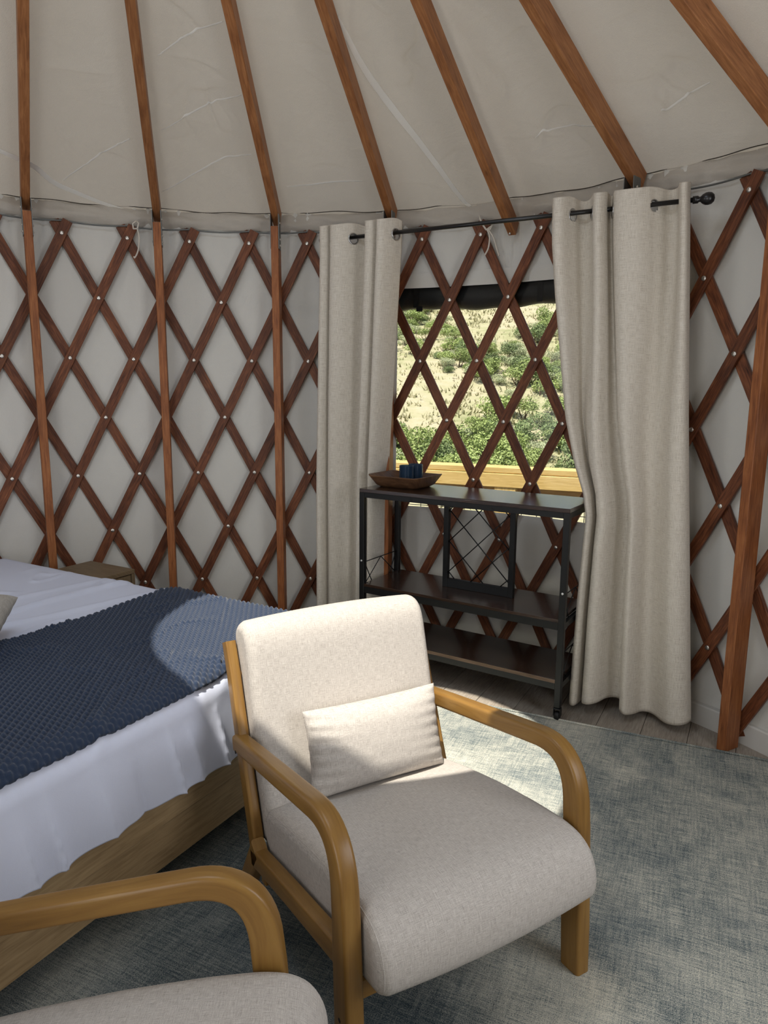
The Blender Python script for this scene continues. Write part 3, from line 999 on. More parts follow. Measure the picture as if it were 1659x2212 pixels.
make_curtain('wide oatmeal linen curtain hanging on the right side of the window',
             [(1.150, .02), (1.155, -.02), (1.168, -.05), (1.19, -.055), (1.21, -.04), (1.232, 0), (1.255, .04), (1.288, .04), (1.315, 0), (1.33, -.045), (1.352, -.055), (1.370, -.03), (1.376, .02), (1.386, .03), (1.398, .0), (1.412, -.035), (1.45, -.052), (1.50, -.045), (1.535, -.025), (1.558, 0), (1.60, .035), (1.632, .03), (1.645, 0), (1.650, -.035), (1.663, -.058), (1.680, -.05), (1.686, 0)],
             [(1.335, .02), (1.338, -.02), (1.350, -.05), (1.368, -.05), (1.382, -.01), (1.386, .02), (1.392, -.01), (1.405, -.055), (1.435, -.065), (1.465, -.04), (1.49, .01), (1.52, .035), (1.548, .03), (1.556, -.01), (1.562, -.045), (1.585, -.06), (1.615, -.03), (1.64, .015), (1.67, .03), (1.70, .015), (1.73, -.02), (1.76, -.045), (1.80, -.05), (1.83, -.035), (1.845, -.01)],
             lerp_tab([(0, 1.335), (0.06, 1.335), (.5, 1.345), (.9, 1.362), (1.0, 1.345), (1.125, 1.30), (1.325, 1.25), (1.835, 1.18), (2.05, 1.155), (2.2, 1.15)]),
             lerp_tab([(0, 1.855), (.06, 1.85), (1.337, 1.744), (2.2, 1.684)]), 2.222, 0.048,
             lambda z: smoothstep(2.1, 0.75, z), [1.232, 1.315, 1.398, 1.558], 4.0)

# ------------------------------------------------------------------ console table
TF = Vector((-0.124, 3.446, 0)); TDIR = Vector((0.84100, -0.54104, 0))
TLEN, TDEP, TTOP = 1.07, 0.36, 0.95
tb = empty('console_table', TF, math.atan2(TDIR.y, TDIR.x))
tag(tb, 'black metal console table with dark walnut shelves under the window', 'table')
MB().box((TLEN / 2, TDEP / 2, TTOP - 0.009), (TLEN, TDEP, 0.018), None, 0.0015).build('top', M['walnut'], tb)
LEG = 0.027
wheel_me = MB().lathe([(0.0, -0.011), (0.017, -0.011), (0.0205, -0.008), (0.0205, 0.008), (0.017, 0.011), (0.0, 0.011)], 18).mesh('caster', M['rubber'])
fork_me = MB().box((0, 0, 0.012), (0.03, 0.03, 0.006), None, 0.001).box((-0.0145, 0.002, -0.006), (0.003, 0.022, 0.034)).box((0.0145, 0.002, -0.006), (0.003, 0.022, 0.034)).tube([(0, 0, 0.012), (0, 0, 0.045)], 0.006, 8).mesh('fork', M['black_metal'])
for ix, x in enumerate((LEG / 2, TLEN - LEG / 2)):
    for iy, y in enumerate((LEG / 2, TDEP - LEG / 2)):
        lg = MB().box((x, y, (TTOP - 0.018 + 0.062) / 2), (LEG, LEG, TTOP - 0.018 - 0.062), None, 0.0015).build('leg', M['black_metal'], tb)
        cst = inst('caster', wheel_me, tb, (x, y + 0.004, 0.0205), (0, PI / 2, 0))
        inst('caster_fork', fork_me, tb, (x, y, 0.044))
rail = lambda a, b, h=0.026, w=0.02: MB().bar(a, b, w, h, (0, 0, 1), 0.001).build('rail', M['black_metal'], tb)
for y in (LEG / 2, TDEP - LEG / 2):
    rail((LEG, y, TTOP - 0.018 - 0.013), (TLEN - LEG, y, TTOP - 0.018 - 0.013))
    rail((LEG, y, 0.432), (TLEN - LEG, y, 0.432), 0.034)
    rail((LEG, y, 0.158), (TLEN - LEG, y, 0.158), 0.03)
for x in (LEG / 2, TLEN - LEG / 2):
    for z in (TTOP - 0.031, 0.432, 0.158):
        rail((x, LEG, z), (x, TDEP - LEG, z))
sh = MB().box((TLEN / 2, TDEP / 2, 0.456), (TLEN - 2 * LEG + 0.012, TDEP - 0.006, 0.014), None, 0.001).build('shelf', M['walnut'], tb)
sh = MB().box((TLEN / 2, TDEP / 2, 0.181), (TLEN - 2 * LEG + 0.012, TDEP - 0.006, 0.016), None, 0.001).build('shelf', M['walnut'], tb)
MB().box((TLEN / 2, 0.0012, 0.181), (TLEN - 2 * LEG, 0.002, 0.015)).build('shelf_edge', M['walnut_edge'], sh)
# bottle rack: two uprights, a foot bar and a diamond wire grid
XA, XB, YR, ZA, ZB = 0.392, 0.742, 0.20, 0.463, TTOP - 0.02
for x in (XA, XB):
    MB().box((x, YR, (ZA + ZB) / 2), (0.026, 0.026, ZB - ZA), None, 0.001).build('upright', M['black_metal'], tb)
MB().bar((XA, YR, ZA + 0.022), (XB, YR, ZA + 0.022), 0.02, 0.044, (0, 0, 1), 0.001).build('rack_rail', M['black_metal'], tb)
wx0, wx1, wz0, wz1 = XA + 0.013, XB - 0.013, ZA + 0.044, ZB
pitch = 0.116
for sgn in (1, -1):
    for k in range(-6, 12):
        # line z = wz1 - sgn*(x - x_k)
        xk = wx0 + (k + 0.5) * pitch * 1.35
        pts = []
        for x in np.linspace(wx0, wx1, 200):
            z = wz1 - sgn * (x - xk) * 1.0
            if wz0 <= z <= wz1:
                pts.append((x, z))
        if len(pts) > 8:
            MB().tube([(pts[0][0], YR + 0.004 * sgn, pts[0][1]), (pts[-1][0], YR + 0.004 * sgn, pts[-1][1])], 0.0028, 6).build('wire', M['black_metal'], tb)
# crossed side wires
for x in (LEG / 2, TLEN - LEG / 2):
    y0, y1 = LEG, TDEP - LEG
    ym = (y0 + y1) / 2
    for zb_, zt_ in ((0.45, 0.57), (0.175, 0.30)):
        for a, b in (((y0, zt_), (y1, zt_)), ((y0, zb_), (ym, zt_)), ((ym, zt_), (y1, zb_)), ((y0, zt_), (ym * 0.55, zb_)), ((y1, zt_), (2 * ym - ym * 0.55, zb_))):
            MB().tube([(x, a[0], a[1]), (x, b[0], b[1])], 0.0025, 6).build('side_wire', M['black_metal'], tb)
scr_me = MB().lathe([(0.0055, 0), (0.0055, 0.0015), (0.003, 0.003), (0, 0.003)], 10).mesh('screw', M['screw'])
for x in (LEG / 2, TLEN - LEG / 2):
    for z in (0.582,):
        inst('screw', scr_me, tb, (x, -0.0002, z), (PI / 2, 0, 0))
for x in (0.30, 0.72):
    inst('screw', MB().lathe([(0.0045, 0), (0.0045, 0.0012), (0, 0.002)], 8).mesh('screw', M['black_metal']), tb, (x, 0.0032, TTOP - 0.031), (PI / 2, 0, 0))

# ------------------------------------------------------------------ tray and two blue glasses on the table
TRC = Vector((0.108, 3.535, TTOP))
tray = empty('wooden_tray', TRC, math.atan2(-0.30, 0.36) + 0.12)
tag(tray, 'shallow rectangular carved wooden tray on the console table', 'tray')


def rrect(hx, hy, r, n=6):
    out = []
    for cx, cy, a0 in ((1, 1, 0), (-1, 1, 90), (-1, -1, 180), (1, -1, 270)):
        for k in range(n + 1):
            a = math.radians(a0 + 90 * k / n)
            out.append((cx * (hx - r) + r * math.cos(a), cy * (hy - r) + r * math.sin(a)))
    return out


levels = [((0.06, 0.045, 0.02), 0.0), ((0.105, 0.085, 0.028), 0.0), ((0.125, 0.102, 0.03), 0.012), ((0.152, 0.130, 0.03), 0.050), ((0.153, 0.131, 0.03), 0.054), ((0.146, 0.124, 0.028), 0.0545),
          ((0.115, 0.092, 0.026), 0.018), ((0.100, 0.078, 0.024), 0.011), ((0.02, 0.015, 0.006), 0.010)]
rings = [[(x, y, z + (0.010 * (abs(x) / 0.153) ** 2 if z > 0.03 else 0)) for x, y in rrect(*hw)] for hw, z in levels]
n = len(rings[0]); V = [p for r_ in rings for p in r_]; F = []
for i in range(len(rings) - 1):
    for k in range(n):
        F.append((i * n + k, i * n + (k + 1) % n, (i + 1) * n + (k + 1) % n, (i + 1) * n + k))
F.append(tuple(range(n))[::-1]); F.append(tuple((len(rings) - 1) * n + k for k in range(n)))
b = MB(); b.add(V, F, [[(V[i][0] + V[i][2], V[i][1] + V[i][2]) for i in f] for f in F], True)
b.build('bowl', M['tray_wood'], tray)


def make_glass(loc, label):
    g = empty('drinking_glass', loc)
    tag(g, label, 'glass', 'blue ribbed glasses on the tray')
    pr = [(0.0, 0.0), (0.033, 0.0), (0.0355, 0.003)]
    nrib = 17
    for k in range(nrib * 4 + 1):
        z = 0.004 + 0.092 * k / (nrib * 4)
        pr.append((0.0366 + 0.0011 * math.sin(2 * PI * k / 4), z))
    pr += [(0.0368, 0.099), (0.0350, 0.100), (0.0340, 0.098), (0.0335, 0.009), (0.030, 0.006), (0.0, 0.006)]
    MB().lathe(pr, 40).build('tumbler', M['blue_glass'], g)
    return g


make_glass((0.112, 3.503, TTOP + 0.0112), 'blue ribbed glass nearer the camera, on the wooden tray')
make_glass((0.161, 3.567, TTOP + 0.0112), 'blue ribbed glass standing behind its twin on the tray')

# ------------------------------------------------------------------ bed
K = Vector((-0.184, 2.464, 0)); E1 = Vector((-0.494, -0.869, 0)).normalized(); E2 = Vector((-0.869, 0.494, 0)).normalized()
# bed frame local axes: x along E1 (far side -> near side), y along E2 (foot -> head): mirrored, so build points directly in world and offset
BW, BL, BTOP = 1.56, 1.93, 0.60


def bp_(a, b, z):
    return K + E1 * a + E2 * b + Vector((0, 0, z))


bed = empty('bed_frame', bp_(BW / 2, BL / 2, 0))
tag(bed, 'low oak platform bed frame under the white bedding', 'bed frame')
bo = bed.location.copy()


def bbar(name, a, b, w, h, up=(0, 0, 1), bev=0.004, mat='bed_wood'):
    return MB().bar(bp_(*a) - bo, bp_(*b) - bo, w, h, up, bev).build(name, M[mat], bed)


I = 0.055
bbar('lower_board', (0.02, I, 0.155), (BW - 0.02, I, 0.155), 0.03, 0.135)
bbar('upper_board', (0.02, I - 0.004, 0.287), (BW - 0.02, I - 0.004, 0.287), 0.050, 0.118)
for a in (0.03, BW - 0.03):
    bbar('side_rail', (a, I + 0.03, 0.22), (a, BL, 0.22), 0.03, 0.25)
    for b_ in (I + 0.09, BL - 0.06):
        bbar('leg', (a + (0.05 if a < 1 else -0.05), b_, 0.0), (a + (0.05 if a < 1 else -0.05), b_, 0.10), 0.06, 0.06, tuple(E1))
bbar('headboard', (0.05, BL + 0.005, 0.32), (BW - 0.22, BL + 0.005, 0.32), 0.03, 0.44)
mt = MB(); mt.bar(bp_(BW / 2, 0.06, 0.44) - bo, bp_(BW / 2, BL - 0.02, 0.44) - bo, BW - 0.10, 0.22, (0, 0, 1), 0.05)
mt.build('mattress', M['mattress'], bed)


def drape(a, b, drop_a0, drop_a1, drop_b, top, crown=0.0, rad=0.07, A1=BW):
    """cloth coordinates (a, b) in metres -> position on the bed; goes over the sides and the foot"""
    def fold(p):
        """p<0 hangs down: returns (horizontal, drop)"""
        q = rad * PI / 2
        h = np.where(p >= rad, p, np.where(p > rad - q, rad - rad * np.sin(np.clip((rad - p) / rad, 0, PI / 2)), 0.0))
        d = np.where(p >= rad, 0, np.where(p > rad - q, rad - rad * np.cos(np.clip((rad - p) / rad, 0, PI / 2)), rad + (rad - q - p)))
        return h, d
    ha, da = fold(a)
    ha2, da2 = fold(A1 - a)
    ha = np.where(a > A1 / 2, A1 - ha2, ha); da = np.where(a > A1 / 2, da2, da)
    hb, db = fold(b)
    d = np.sqrt(da ** 2 + db ** 2 + 1e-9)
    d = np.maximum(np.maximum(da, db), np.minimum(d, np.maximum(da, db) * 1.06))
    return ha, hb, d


NA, NB_ = 300, 260
aa = np.concatenate([np.linspace(-0.20, 0.10, 40)[:-1], np.linspace(0.10, BW - 0.10, 190)[:-1], np.linspace(BW - 0.10, BW + 0.20, 40)])
bb = np.concatenate([np.linspace(-0.245, 0.10, 90)[:-1], np.linspace(0.10, BL - 0.01, 150)])
A_, B_ = np.meshgrid(aa, bb, indexing='ij')
ha, hb, dd = drape(A_, B_, 0, 0, 0, BTOP)
hang = smoothstep(0.03, 0.25, dd)
foot = smoothstep(0.06, -0.06, B_)
# pleats on the drop: a few sharp folds at irregular places
fold_n = np.zeros_like(A_)
for (c0, wd, am) in ((0.40, .03, .012), (0.62, .022, .016), (0.73, .035, .014), (0.80, .02, .018), (0.92, .03, -.010), (1.03, .045, .014), (1.17, .02, .018), (1.24, .03, .012), (1.36, .03, .016), (1.47, .03, .014)):
    fold_n += 1.15 * am * np.exp(-(np.abs(A_ - c0 - 0.16 * (B_ + 0.1)) / (0.55 * wd)))
pl_ = (fold_n + 0.012 * (fbm(A_ * 9, B_ * 3.0 + 5, 3) - 0.5)) * hang
zz = BTOP - dd + 0.018 * (fbm(A_ * 2.2, B_ * 2.2, 3) - 0.5) * (1 - hang)
ridge = np.abs(fbm(A_ * 2.6 + 1.5 * B_ + 3, B_ * 4.2 + 9, 3) - 0.5)
zz += 0.007 * np.exp(-(ridge / 0.03) ** 2) * (1 - hang)
for b0, s_, am in ((0.93, 0.25, .008), (1.10, 0.10, .010), (1.25, .18, .007)):
    zz += am * np.exp(-((B_ - b0 - s_ * (A_ - 0.5)) / 0.022) ** 2) * (1 - hang)
zz += 0.006 * hang * (fbm(A_ * 7 + 2, B_ * 0 + 1, 2) - 0.5) * 2
Pb = np.zeros(A_.shape + (3,))
side = np.where(A_ < BW / 2, -1, 1) * smoothstep(0.06, -0.05, np.minimum(A_, BW - A_))
for k in range(3):
    Pb[..., k] = K[k] + E1[k] * (ha + side * 0.02 * hang) + E2[k] * (hb - (pl_ + 0.012 * hang) * foot)
Pb[..., 2] += zz
cov = MB(); cov.grid(Pb[::-1])
coverlet = tag(cov.build('white_coverlet', M['sheet']), 'rumpled white coverlet hanging over the foot of the bed', 'coverlet')
sd = coverlet.modifiers.new('thick', 'SOLIDIFY'); sd.thickness = 0.006; sd.offset = -1

# knitted runner across the foot of the bed: real stitches
ga = np.arange(-0.16, BW + 0.10, 0.0031); gb = np.arange(0.006, 0.765, 0.0040)
A_, B_ = np.meshgrid(ga, gb, indexing='ij')
Bs = B_ + 0.035 * (0.9 - A_) * (B_ / 0.76)
ha, hb, dd = drape(A_, Bs + 0.0, 0, 0, 0, BTOP)
row = np.floor(A_ / 0.0148)
st = np.abs(np.sin(PI * A_ / 0.0148)) ** 0.7 * (0.5 + 0.5 * np.sin(2 * PI * B_ / 0.022 + PI * np.mod(row, 2)))
edge = smoothstep(0, 0.02, B_) * smoothstep(0.765, 0.745, B_)
base = 0.018 * (fbm(A_ * 2.2, Bs * 2.2, 3) - 0.5)
ridge = np.abs(fbm(A_ * 2.6 + 1.5 * Bs + 3, Bs * 4.2 + 9, 3) - 0.5)
hang = smoothstep(0.03, 0.25, dd)
base = (base + 0.007 * np.exp(-(ridge / 0.03) ** 2)) * (1 - hang)
lift = 0.007 + 0.010 * edge + 0.0095 * st + 0.006 * (fbm(A_ * 5, B_ * 5, 2) - 0.3)
# outward normal of the drape: blends from up to sideways
sdw = smoothstep(0.0, 0.07, dd); 
nearside = np.where(A_ < BW / 2, -1.0, 1.0) * (np.minimum(A_, BW - A_) < 0.07)
footn = 1.0 * (Bs < 0.07)
Pr = np.zeros(A_.shape + (3,))
for k in range(3):
    Pr[..., k] = K[k] + E1[k] * (ha + nearside * sdw * (lift + 0.03)) + E2[k] * (hb - footn * sdw * lift * 0.9)
Pr[..., 2] += BTOP - dd + base + lift * (1 - 0.75 * sdw)
rn = MB(); rn.grid(Pr[::-1])
runner = rn.build('knit_runner', M['navy'])
tag(runner, 'navy chunky-knit throw laid across the foot of the bed', 'throw blanket')
sd = runner.modifiers.new('thick', 'SOLIDIFY'); sd.thickness = 0.006; sd.offset = -1


def pillow_grid(w, h, t, n=46, ear=0.06, crease=0.0, seed=0.0):
    u = np.sin(np.linspace(-PI / 2, PI / 2, n)); v = np.sin(np.linspace(-PI / 2, PI / 2, n))
    U, V_ = np.meshgrid(u, v, indexing='ij')
    X = w / 2 * U * (1 - ear * (1 - V_ ** 2)); Y = h / 2 * V_ * (1 - ear * (1 - U ** 2))
    T = t / 2 * ((1 - np.abs(U) ** 3.2) * (1 - np.abs(V_) ** 3.2)) ** 0.5
    if crease:
        e = np.exp(-(1 - np.abs(U)) / 0.16)
        T = T * (1 + crease * e * np.sin(V_ * 24 + seed + 3 * U)) + crease * 0.02 * (fbm(U * 3 + seed, V_ * 3, 3) - 0.5) * (1 - U ** 4) * (1 - V_ ** 4)
    return X, Y, T


def make_pillow(name, w, h, t, mat, **kw):
    X, Y, T = pillow_grid(w, h, t, **kw)
    b = MB()
    uv = np.stack([X, Y], 2)
    b.grid(np.stack([X, Y, T], 2), uvs=uv)
    b.grid(np.stack([X, Y, -T], 2)[::-1], uvs=uv[::-1])
    return b.mesh(name, mat)


pc = Vector((-1.395, 2.03, BTOP + 0.082))
cush = inst('square_cushion', make_pillow('square_cushion', 0.44, 0.44, 0.15, M['cushion_grey'], crease=0.1, seed=2.0), None, pc, (math.radians(6), math.radians(-5), math.radians(17)))
tag(cush, 'pale grey square cushion lying on the bed behind the navy throw', 'cushion')

# ------------------------------------------------------------------ nightstand beyond the bed
NS0, NS1, NSB0, NSB1, NSZ = -0.272, -0.045, 1.37, 1.70, 0.545
ns = empty('nightstand', bp_((NS0 + NS1) / 2, (NSB0 + NSB1) / 2, 0))
tag(ns, 'small brown oak nightstand between the bed and the lattice', 'nightstand')
no = ns.location.copy()


def nbar(name, a0, a1, b0, b1, z0, z1, par=None, mat='night_wood'):
    c = bp_((a0 + a1) / 2, (b0 + b1) / 2, (z0 + z1) / 2) - no
    m = Matrix(((E1.x, -E2.x, 0, c.x), (E1.y, -E2.y, 0, c.y), (0, 0, 1, c.z), (0, 0, 0, 1)))
    m = Matrix(((E1.x, E2.x, 0, c.x), (E1.y, E2.y, 0, c.y), (0, 0, -1, c.z), (0, 0, 0, 1)))
    return MB().box((0, 0, 0), (a1 - a0, b1 - b0, z1 - z0), m, 0.002).build(name, M[mat], par or ns)


nbar('top', NS0, NS1, NSB0, NSB1, NSZ - 0.022, NSZ)
nbar('side_panel', NS0, NS0 + 0.02, NSB0, NSB1, 0.0, NSZ - 0.022)
nbar('side_panel', NS1 - 0.02, NS1, NSB0, NSB1, 0.0, NSZ - 0.022)
nbar('back_panel', NS0 + 0.02, NS1 - 0.02, NSB1 - 0.015, NSB1, 0.06, NSZ - 0.022)
for z0_, z1_ in ((0.30, NSZ - 0.026), (0.075, 0.292)):
    dr = nbar('drawer', NS0 + 0.022, NS1 - 0.022, NSB0 + 0.004, NSB0 + 0.024, z0_, z1_)
    q = bp_((NS0 + NS1) / 2, NSB0 - 0.006, (z0_ + z1_) / 2) - no
    MB().tube([q, q + E2 * 0.012], 0.009, 12).build('knob', M['black_metal'], dr)

# ------------------------------------------------------------------ rug
RC = Vector((1.545, 2.533, 0)); RW = Vector((-0.912, 0.409, 0)).normalized(); RL = Vector((-0.409, -0.912, 0)).normalized()
rwid, rlen = 2.44, 3.05
nu, nv = 122, 152
U, V_ = np.meshgrid(np.linspace(0, rwid, nu), np.linspace(0, rlen, nv), indexing='ij')
zt = 0.0105 + 0.0012 * (fbm(U * 3, V_ * 3, 2) - 0.5)
zt[0, :] = zt[-1, :] = 0.001; zt[:, 0] = zt[:, -1] = 0.001
off = 0.004 * (fbm(U * 9, V_ * 0 + 3, 2) - 0.5) * (V_ < 0.02)
P = np.zeros((nu, nv, 3))
for k in range(2):
    P[..., k] = RC[k] + RW[k] * U + RL[k] * (V_ + off)
inset = 0.006
P[..., 2] = zt
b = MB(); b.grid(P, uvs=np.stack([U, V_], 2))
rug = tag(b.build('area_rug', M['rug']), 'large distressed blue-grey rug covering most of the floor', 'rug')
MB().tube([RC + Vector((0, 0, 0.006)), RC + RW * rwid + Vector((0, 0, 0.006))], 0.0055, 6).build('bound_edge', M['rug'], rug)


# ------------------------------------------------------------------ armchairs (local: front faces -y, z up)
def bez(p0, p1, p2, n):
    out = []
    for k in range(n + 1):
        t = k / n
        out.append(((1 - t) ** 2 * p0[0] + 2 * t * (1 - t) * p1[0] + t * t * p2[0], (1 - t) ** 2 * p0[1] + 2 * t * (1 - t) * p1[1] + t * t * p2[1]))
    return out


def resample(poly, n, closed=True):
    P = np.array(poly + ([poly[0]] if closed else []), float)
    d = np.concatenate([[0], np.cumsum(np.hypot(*np.diff(P, axis=0).T))])
    t = np.linspace(0, d[-1], n, endpoint=not closed)
    return np.stack([np.interp(t, d, P[:, 0]), np.interp(t, d, P[:, 1])], 1)


def padded(profile, hw, rnd, n=110, nx=14, puff=0.0):
    """cushion: closed (y, z) profile carried along x, edges rounded by insetting the profile"""
    Q = resample(profile, n)
    for _ in range(3):
        Q = (np.roll(Q, 1, 0) + 2 * Q + np.roll(Q, -1, 0)) / 4
    tg = np.roll(Q, -1, 0) - np.roll(Q, 1, 0); tg /= np.linalg.norm(tg, axis=1)[:, None]
    area_ = 0.5 * np.sum(Q[:, 0] * np.roll(Q[:, 1], -1) - np.roll(Q[:, 0], -1) * Q[:, 1])
    nin = np.stack([-tg[:, 1], tg[:, 0]], 1) * (1 if area_ > 0 else -1)
    arc = np.concatenate([[0], np.cumsum(np.linalg.norm(np.diff(Q, axis=0), axis=1))])
    stations = []
    for k in range(nx + 1):
        a = k / nx * PI / 2
        stations.append((-hw + rnd - rnd * math.cos(a), rnd - rnd * math.sin(a)))
    stations += [(x, 0.0) for x in np.linspace(-hw + rnd, hw - rnd, 14)[1:-1]]
    stations += [(-x, d) for x, d in stations[:nx + 1][::-1]]
    P = np.zeros((len(stations), n + 1, 3)); UV = np.zeros((len(stations), n + 1, 2))
    for i, (x, d) in enumerate(stations):
        R_ = Q + nin * (d - puff * (1 - (x / hw) ** 2))
        P[i, :n, 0] = x; P[i, :n, 1:] = R_; P[i, n] = P[i, 0]
        UV[i, :n, 0] = x; UV[i, :n, 1] = arc; UV[i, n] = (x, arc[-1] + 0.01)
    return P, UV, Q, nin


def add_padded(parent, name, profile, hw, rnd, mat, **kw):
    P, UV, Q, nin = padded(profile, hw, rnd, **kw)
    b = MB(); b.grid(P[::-1] if kw.get('flip') else P, uvs=UV)
    for i, rev in ((0, True), (len(P) - 1, False)):
        cap = [tuple(p) for p in P[i, :-1]]
        idx = list(range(len(cap)))
        b.add(cap, [tuple(idx[::-1] if rev else idx)], [[(c[1], c[2]) for c in (cap[::-1] if rev else cap)]])
    o = b.build(name, mat, parent)
    return o, Q, nin


def make_chair(label):
    ch = empty('armchair')
    tag(ch, label, 'armchair', 'armchairs beside the bed')
    W = 0.316
    seat_prof = [(0.215, 0.315), (0.10, 0.343), (-0.05, 0.373), (-0.20, 0.394), (-0.30, 0.402), (-0.355, 0.396), (-0.392, 0.372), (-0.411, 0.330), (-0.415, 0.285), (-0.408, 0.262), (-0.392, 0.252),
                 (-0.30, 0.238), (-0.10, 0.205), (0.10, 0.165), (0.20, 0.148), (0.222, 0.158), (0.230, 0.20), (0.230, 0.29)]
    back_prof = [(0.205, 0.300), (0.235, 0.400), (0.268, 0.510), (0.300, 0.630), (0.326, 0.725), (0.345, 0.765), (0.378, 0.785), (0.420, 0.780), (0.452, 0.758), (0.458, 0.725), (0.425, 0.600), (0.385, 0.470), (0.340, 0.330), (0.310, 0.225), (0.29, 0.20), (0.23, 0.195), (0.205, 0.215)]
    seat, Q, nin = add_padded(ch, 'seat', seat_prof, 0.290, 0.022, M['upholstery'], puff=0.012)
    for s in (-1, 1):
        ring = [(s * 0.2835, *(Q[i] + nin[i] * 0.0065)) for i in range(len(Q))]
        MB().tube(ring, 0.0016, 6, closed=True).build('seam', M['upholstery'], seat)
    back, Q, nin = add_padded(ch, 'backrest', back_prof, 0.288, 0.028, M['upholstery'], puff=0.010)
    for s in (-1, 1):
        ring = [(s * 0.278, *(Q[i] + nin[i] * 0.012)) for i in range(len(Q))]
        MB().tube(ring, 0.0016, 6, closed=True).build('seam', M['upholstery'], back)
    for s in (-1, 1):
        # arm and front leg: one bent piece
        path = [(0.335, 0.462), (0.20, 0.486), (0.05, 0.512), (-0.10, 0.538), (-0.165, 0.549)]
        path += bez((-0.165, 0.549), (-0.285, 0.570), (-0.302, 0.445), 12)[1:]
        path += [(-0.308, 0.38), (-0.315, 0.25), (-0.322, 0.12), (-0.328, 0.0)]
        hh = [0.046] * 5 + [0.046 + 0.012 * k / 12 for k in range(1, 13)] + [0.060, 0.064, 0.066, 0.062]
        MB().sweep(path, 0.042, hh, 0.009, xc=s * W).build('armrest', M['chair_wood'], ch)
        # straight back post
        pth = [(0.236, 0.195), (0.296, 0.350), (0.366, 0.538), (0.401, 0.637), (0.437, 0.718)]
        MB().sweep(pth, 0.030, [0.05, 0.048, 0.046, 0.044, 0.042], 0.006, xc=s * (W - 0.009)).build('back_post', M['chair_wood'], ch)
        # side rail
        MB().sweep([(0.215, 0.192), (-0.03, 0.243), (-0.285, 0.292)], 0.036, 0.05, 0.006, xc=s * W).build('side_rail', M['chair_wood'], ch)
        # rear leg
        MB().sweep([(0.190, 0.225), (0.245, 0.14), (0.335, 0.0)], 0.036, [0.06, 0.055, 0.045], 0.008, xc=s * W).build('leg', M['chair_wood'], ch)
        for (y, z) in ((-0.318, 0.165), (-0.321, 0.125), (0.312, 0.448), (0.415, 0.672)):
            bo_ = MB().lathe([(0.005, 0.0), (0.005, 0.001), (0.0, 0.001)], 10).build('bolt_hole', M['hole'], ch, (s * (W + 0.0205), y, z), (0, s * PI / 2, 0))
    MB().bar((-W, -0.30, 0.205), (W, -0.30, 0.205), 0.028, 0.05, (0, 0, 1), 0.004).build('front_rail', M['chair_wood'], ch)
    MB().bar((-W, 0.175, 0.155), (W, 0.175, 0.155), 0.028, 0.05, (0, 0, 1), 0.004).build('rear_rail', M['chair_wood'], ch)
    MB().bar((-W, 0.405, 0.62), (W, 0.405, 0.62), 0.022, 0.05, (0, -0.4, 1), 0.004).build('top_rail', M['chair_wood'], ch)
    return ch


chair = make_chair('beige upholstered armchair with honey wood arms and a lumbar pillow, partly sunlit')
chair.location = (0.049, 1.658, 0.0105); chair.rotation_euler = (0, 0, math.radians(30.2))
chair2 = copy_tree(chair)
chair2['label'] = 'beige upholstered armchair cut by the bottom left corner, facing sideways'
chair2.location = (-0.494, 0.788, 0.0105); chair2.rotation_euler = (0, 0, math.radians(92.9))
lum_me = make_pillow('lumbar_pillow', 0.425, 0.235, 0.115, M['upholstery'], crease=0.16, seed=1.0, ear=0.05)


def seat_pillow(ch, label):
    lean = math.atan2(0.30, 1.0)
    R = Matrix.Rotation(ch.rotation_euler.z, 4, 'Z')
    loc = Matrix.Translation(ch.location) @ R @ Matrix.Translation((0.030, 0.183, 0.452)) @ Matrix.Rotation(PI / 2 - lean, 4, 'X') @ Matrix.Rotation(math.radians(-1.0), 4, 'Z')
    o = inst('lumbar_pillow', lum_me)
    o.matrix_world = loc
    tag(o, label, 'pillow', 'lumbar pillows')


seat_pillow(chair, 'small beige lumbar pillow leaning on the sunlit armchair back')

# ------------------------------------------------------------------ outdoors: deck, railing, hillside, shrubs
RLA, RLB = Vector((-2.2, 5.78, 0)), Vector((3.4, 3.435, 0))
rdir = (RLB - RLA).normalized(); rnrm = Vector((-rdir.y, rdir.x, 0))
deck = empty('deck', (0, 0, 0)); tag(deck, 'wooden deck boards outside the tent wall', 'deck', kind='structure')
dk = MB().box((0, 0, 0), (7.0, 0.14, 0.03), None, 0.003).mesh('plank', M['deck'])
for i in range(16):
    c = (RLA + RLB) / 2 - rnrm * (0.05 + i * 0.147)
    if (Vector((c.x, c.y)) - AX).length < 0.6:
        continue
    inst('plank', dk, deck, (c.x, c.y, -0.062), (0, 0, math.atan2(rdir.y, rdir.x)))
rl = empty('deck_railing', RLA); tag(rl, 'pale pine deck railing with wire mesh beyond the window', 'railing')
ro = rl.location.copy()
Z_ = lambda z: Vector((0, 0, z))
MB().bar(RLA + Z_(0.932) - ro, RLB + Z_(0.932) - ro, 0.14, 0.038, (0, 0, 1), 0.004).build('top_board', M['pine'], rl)
MB().bar(RLA - rnrm * 0.058 + Z_(0.866) - ro, RLB - rnrm * 0.058 + Z_(0.866) - ro, 0.036, 0.088, (0, 0, 1), 0.003).build('face_board', M['pine'], rl)
MB().bar(RLA + rnrm * 0.01 + Z_(0.80) - ro, RLB + rnrm * 0.01 + Z_(0.80) - ro, 0.036, 0.07, (0, 0, 1), 0.003).build('mesh_board', M['deck'], rl)
MB().bar(RLA + rnrm * 0.01 + Z_(0.09) - ro, RLB + rnrm * 0.01 + Z_(0.09) - ro, 0.036, 0.088, (0, 0, 1), 0.003).build('foot_board', M['deck'], rl)
post_o = MB().box((0, 0, 0.39), (0.14, 0.10, 0.88), None, 0.004).mesh('post', M['pine'])
s_mid = (Vector((0.775, 4.45, 0)) - RLA).dot(rdir)
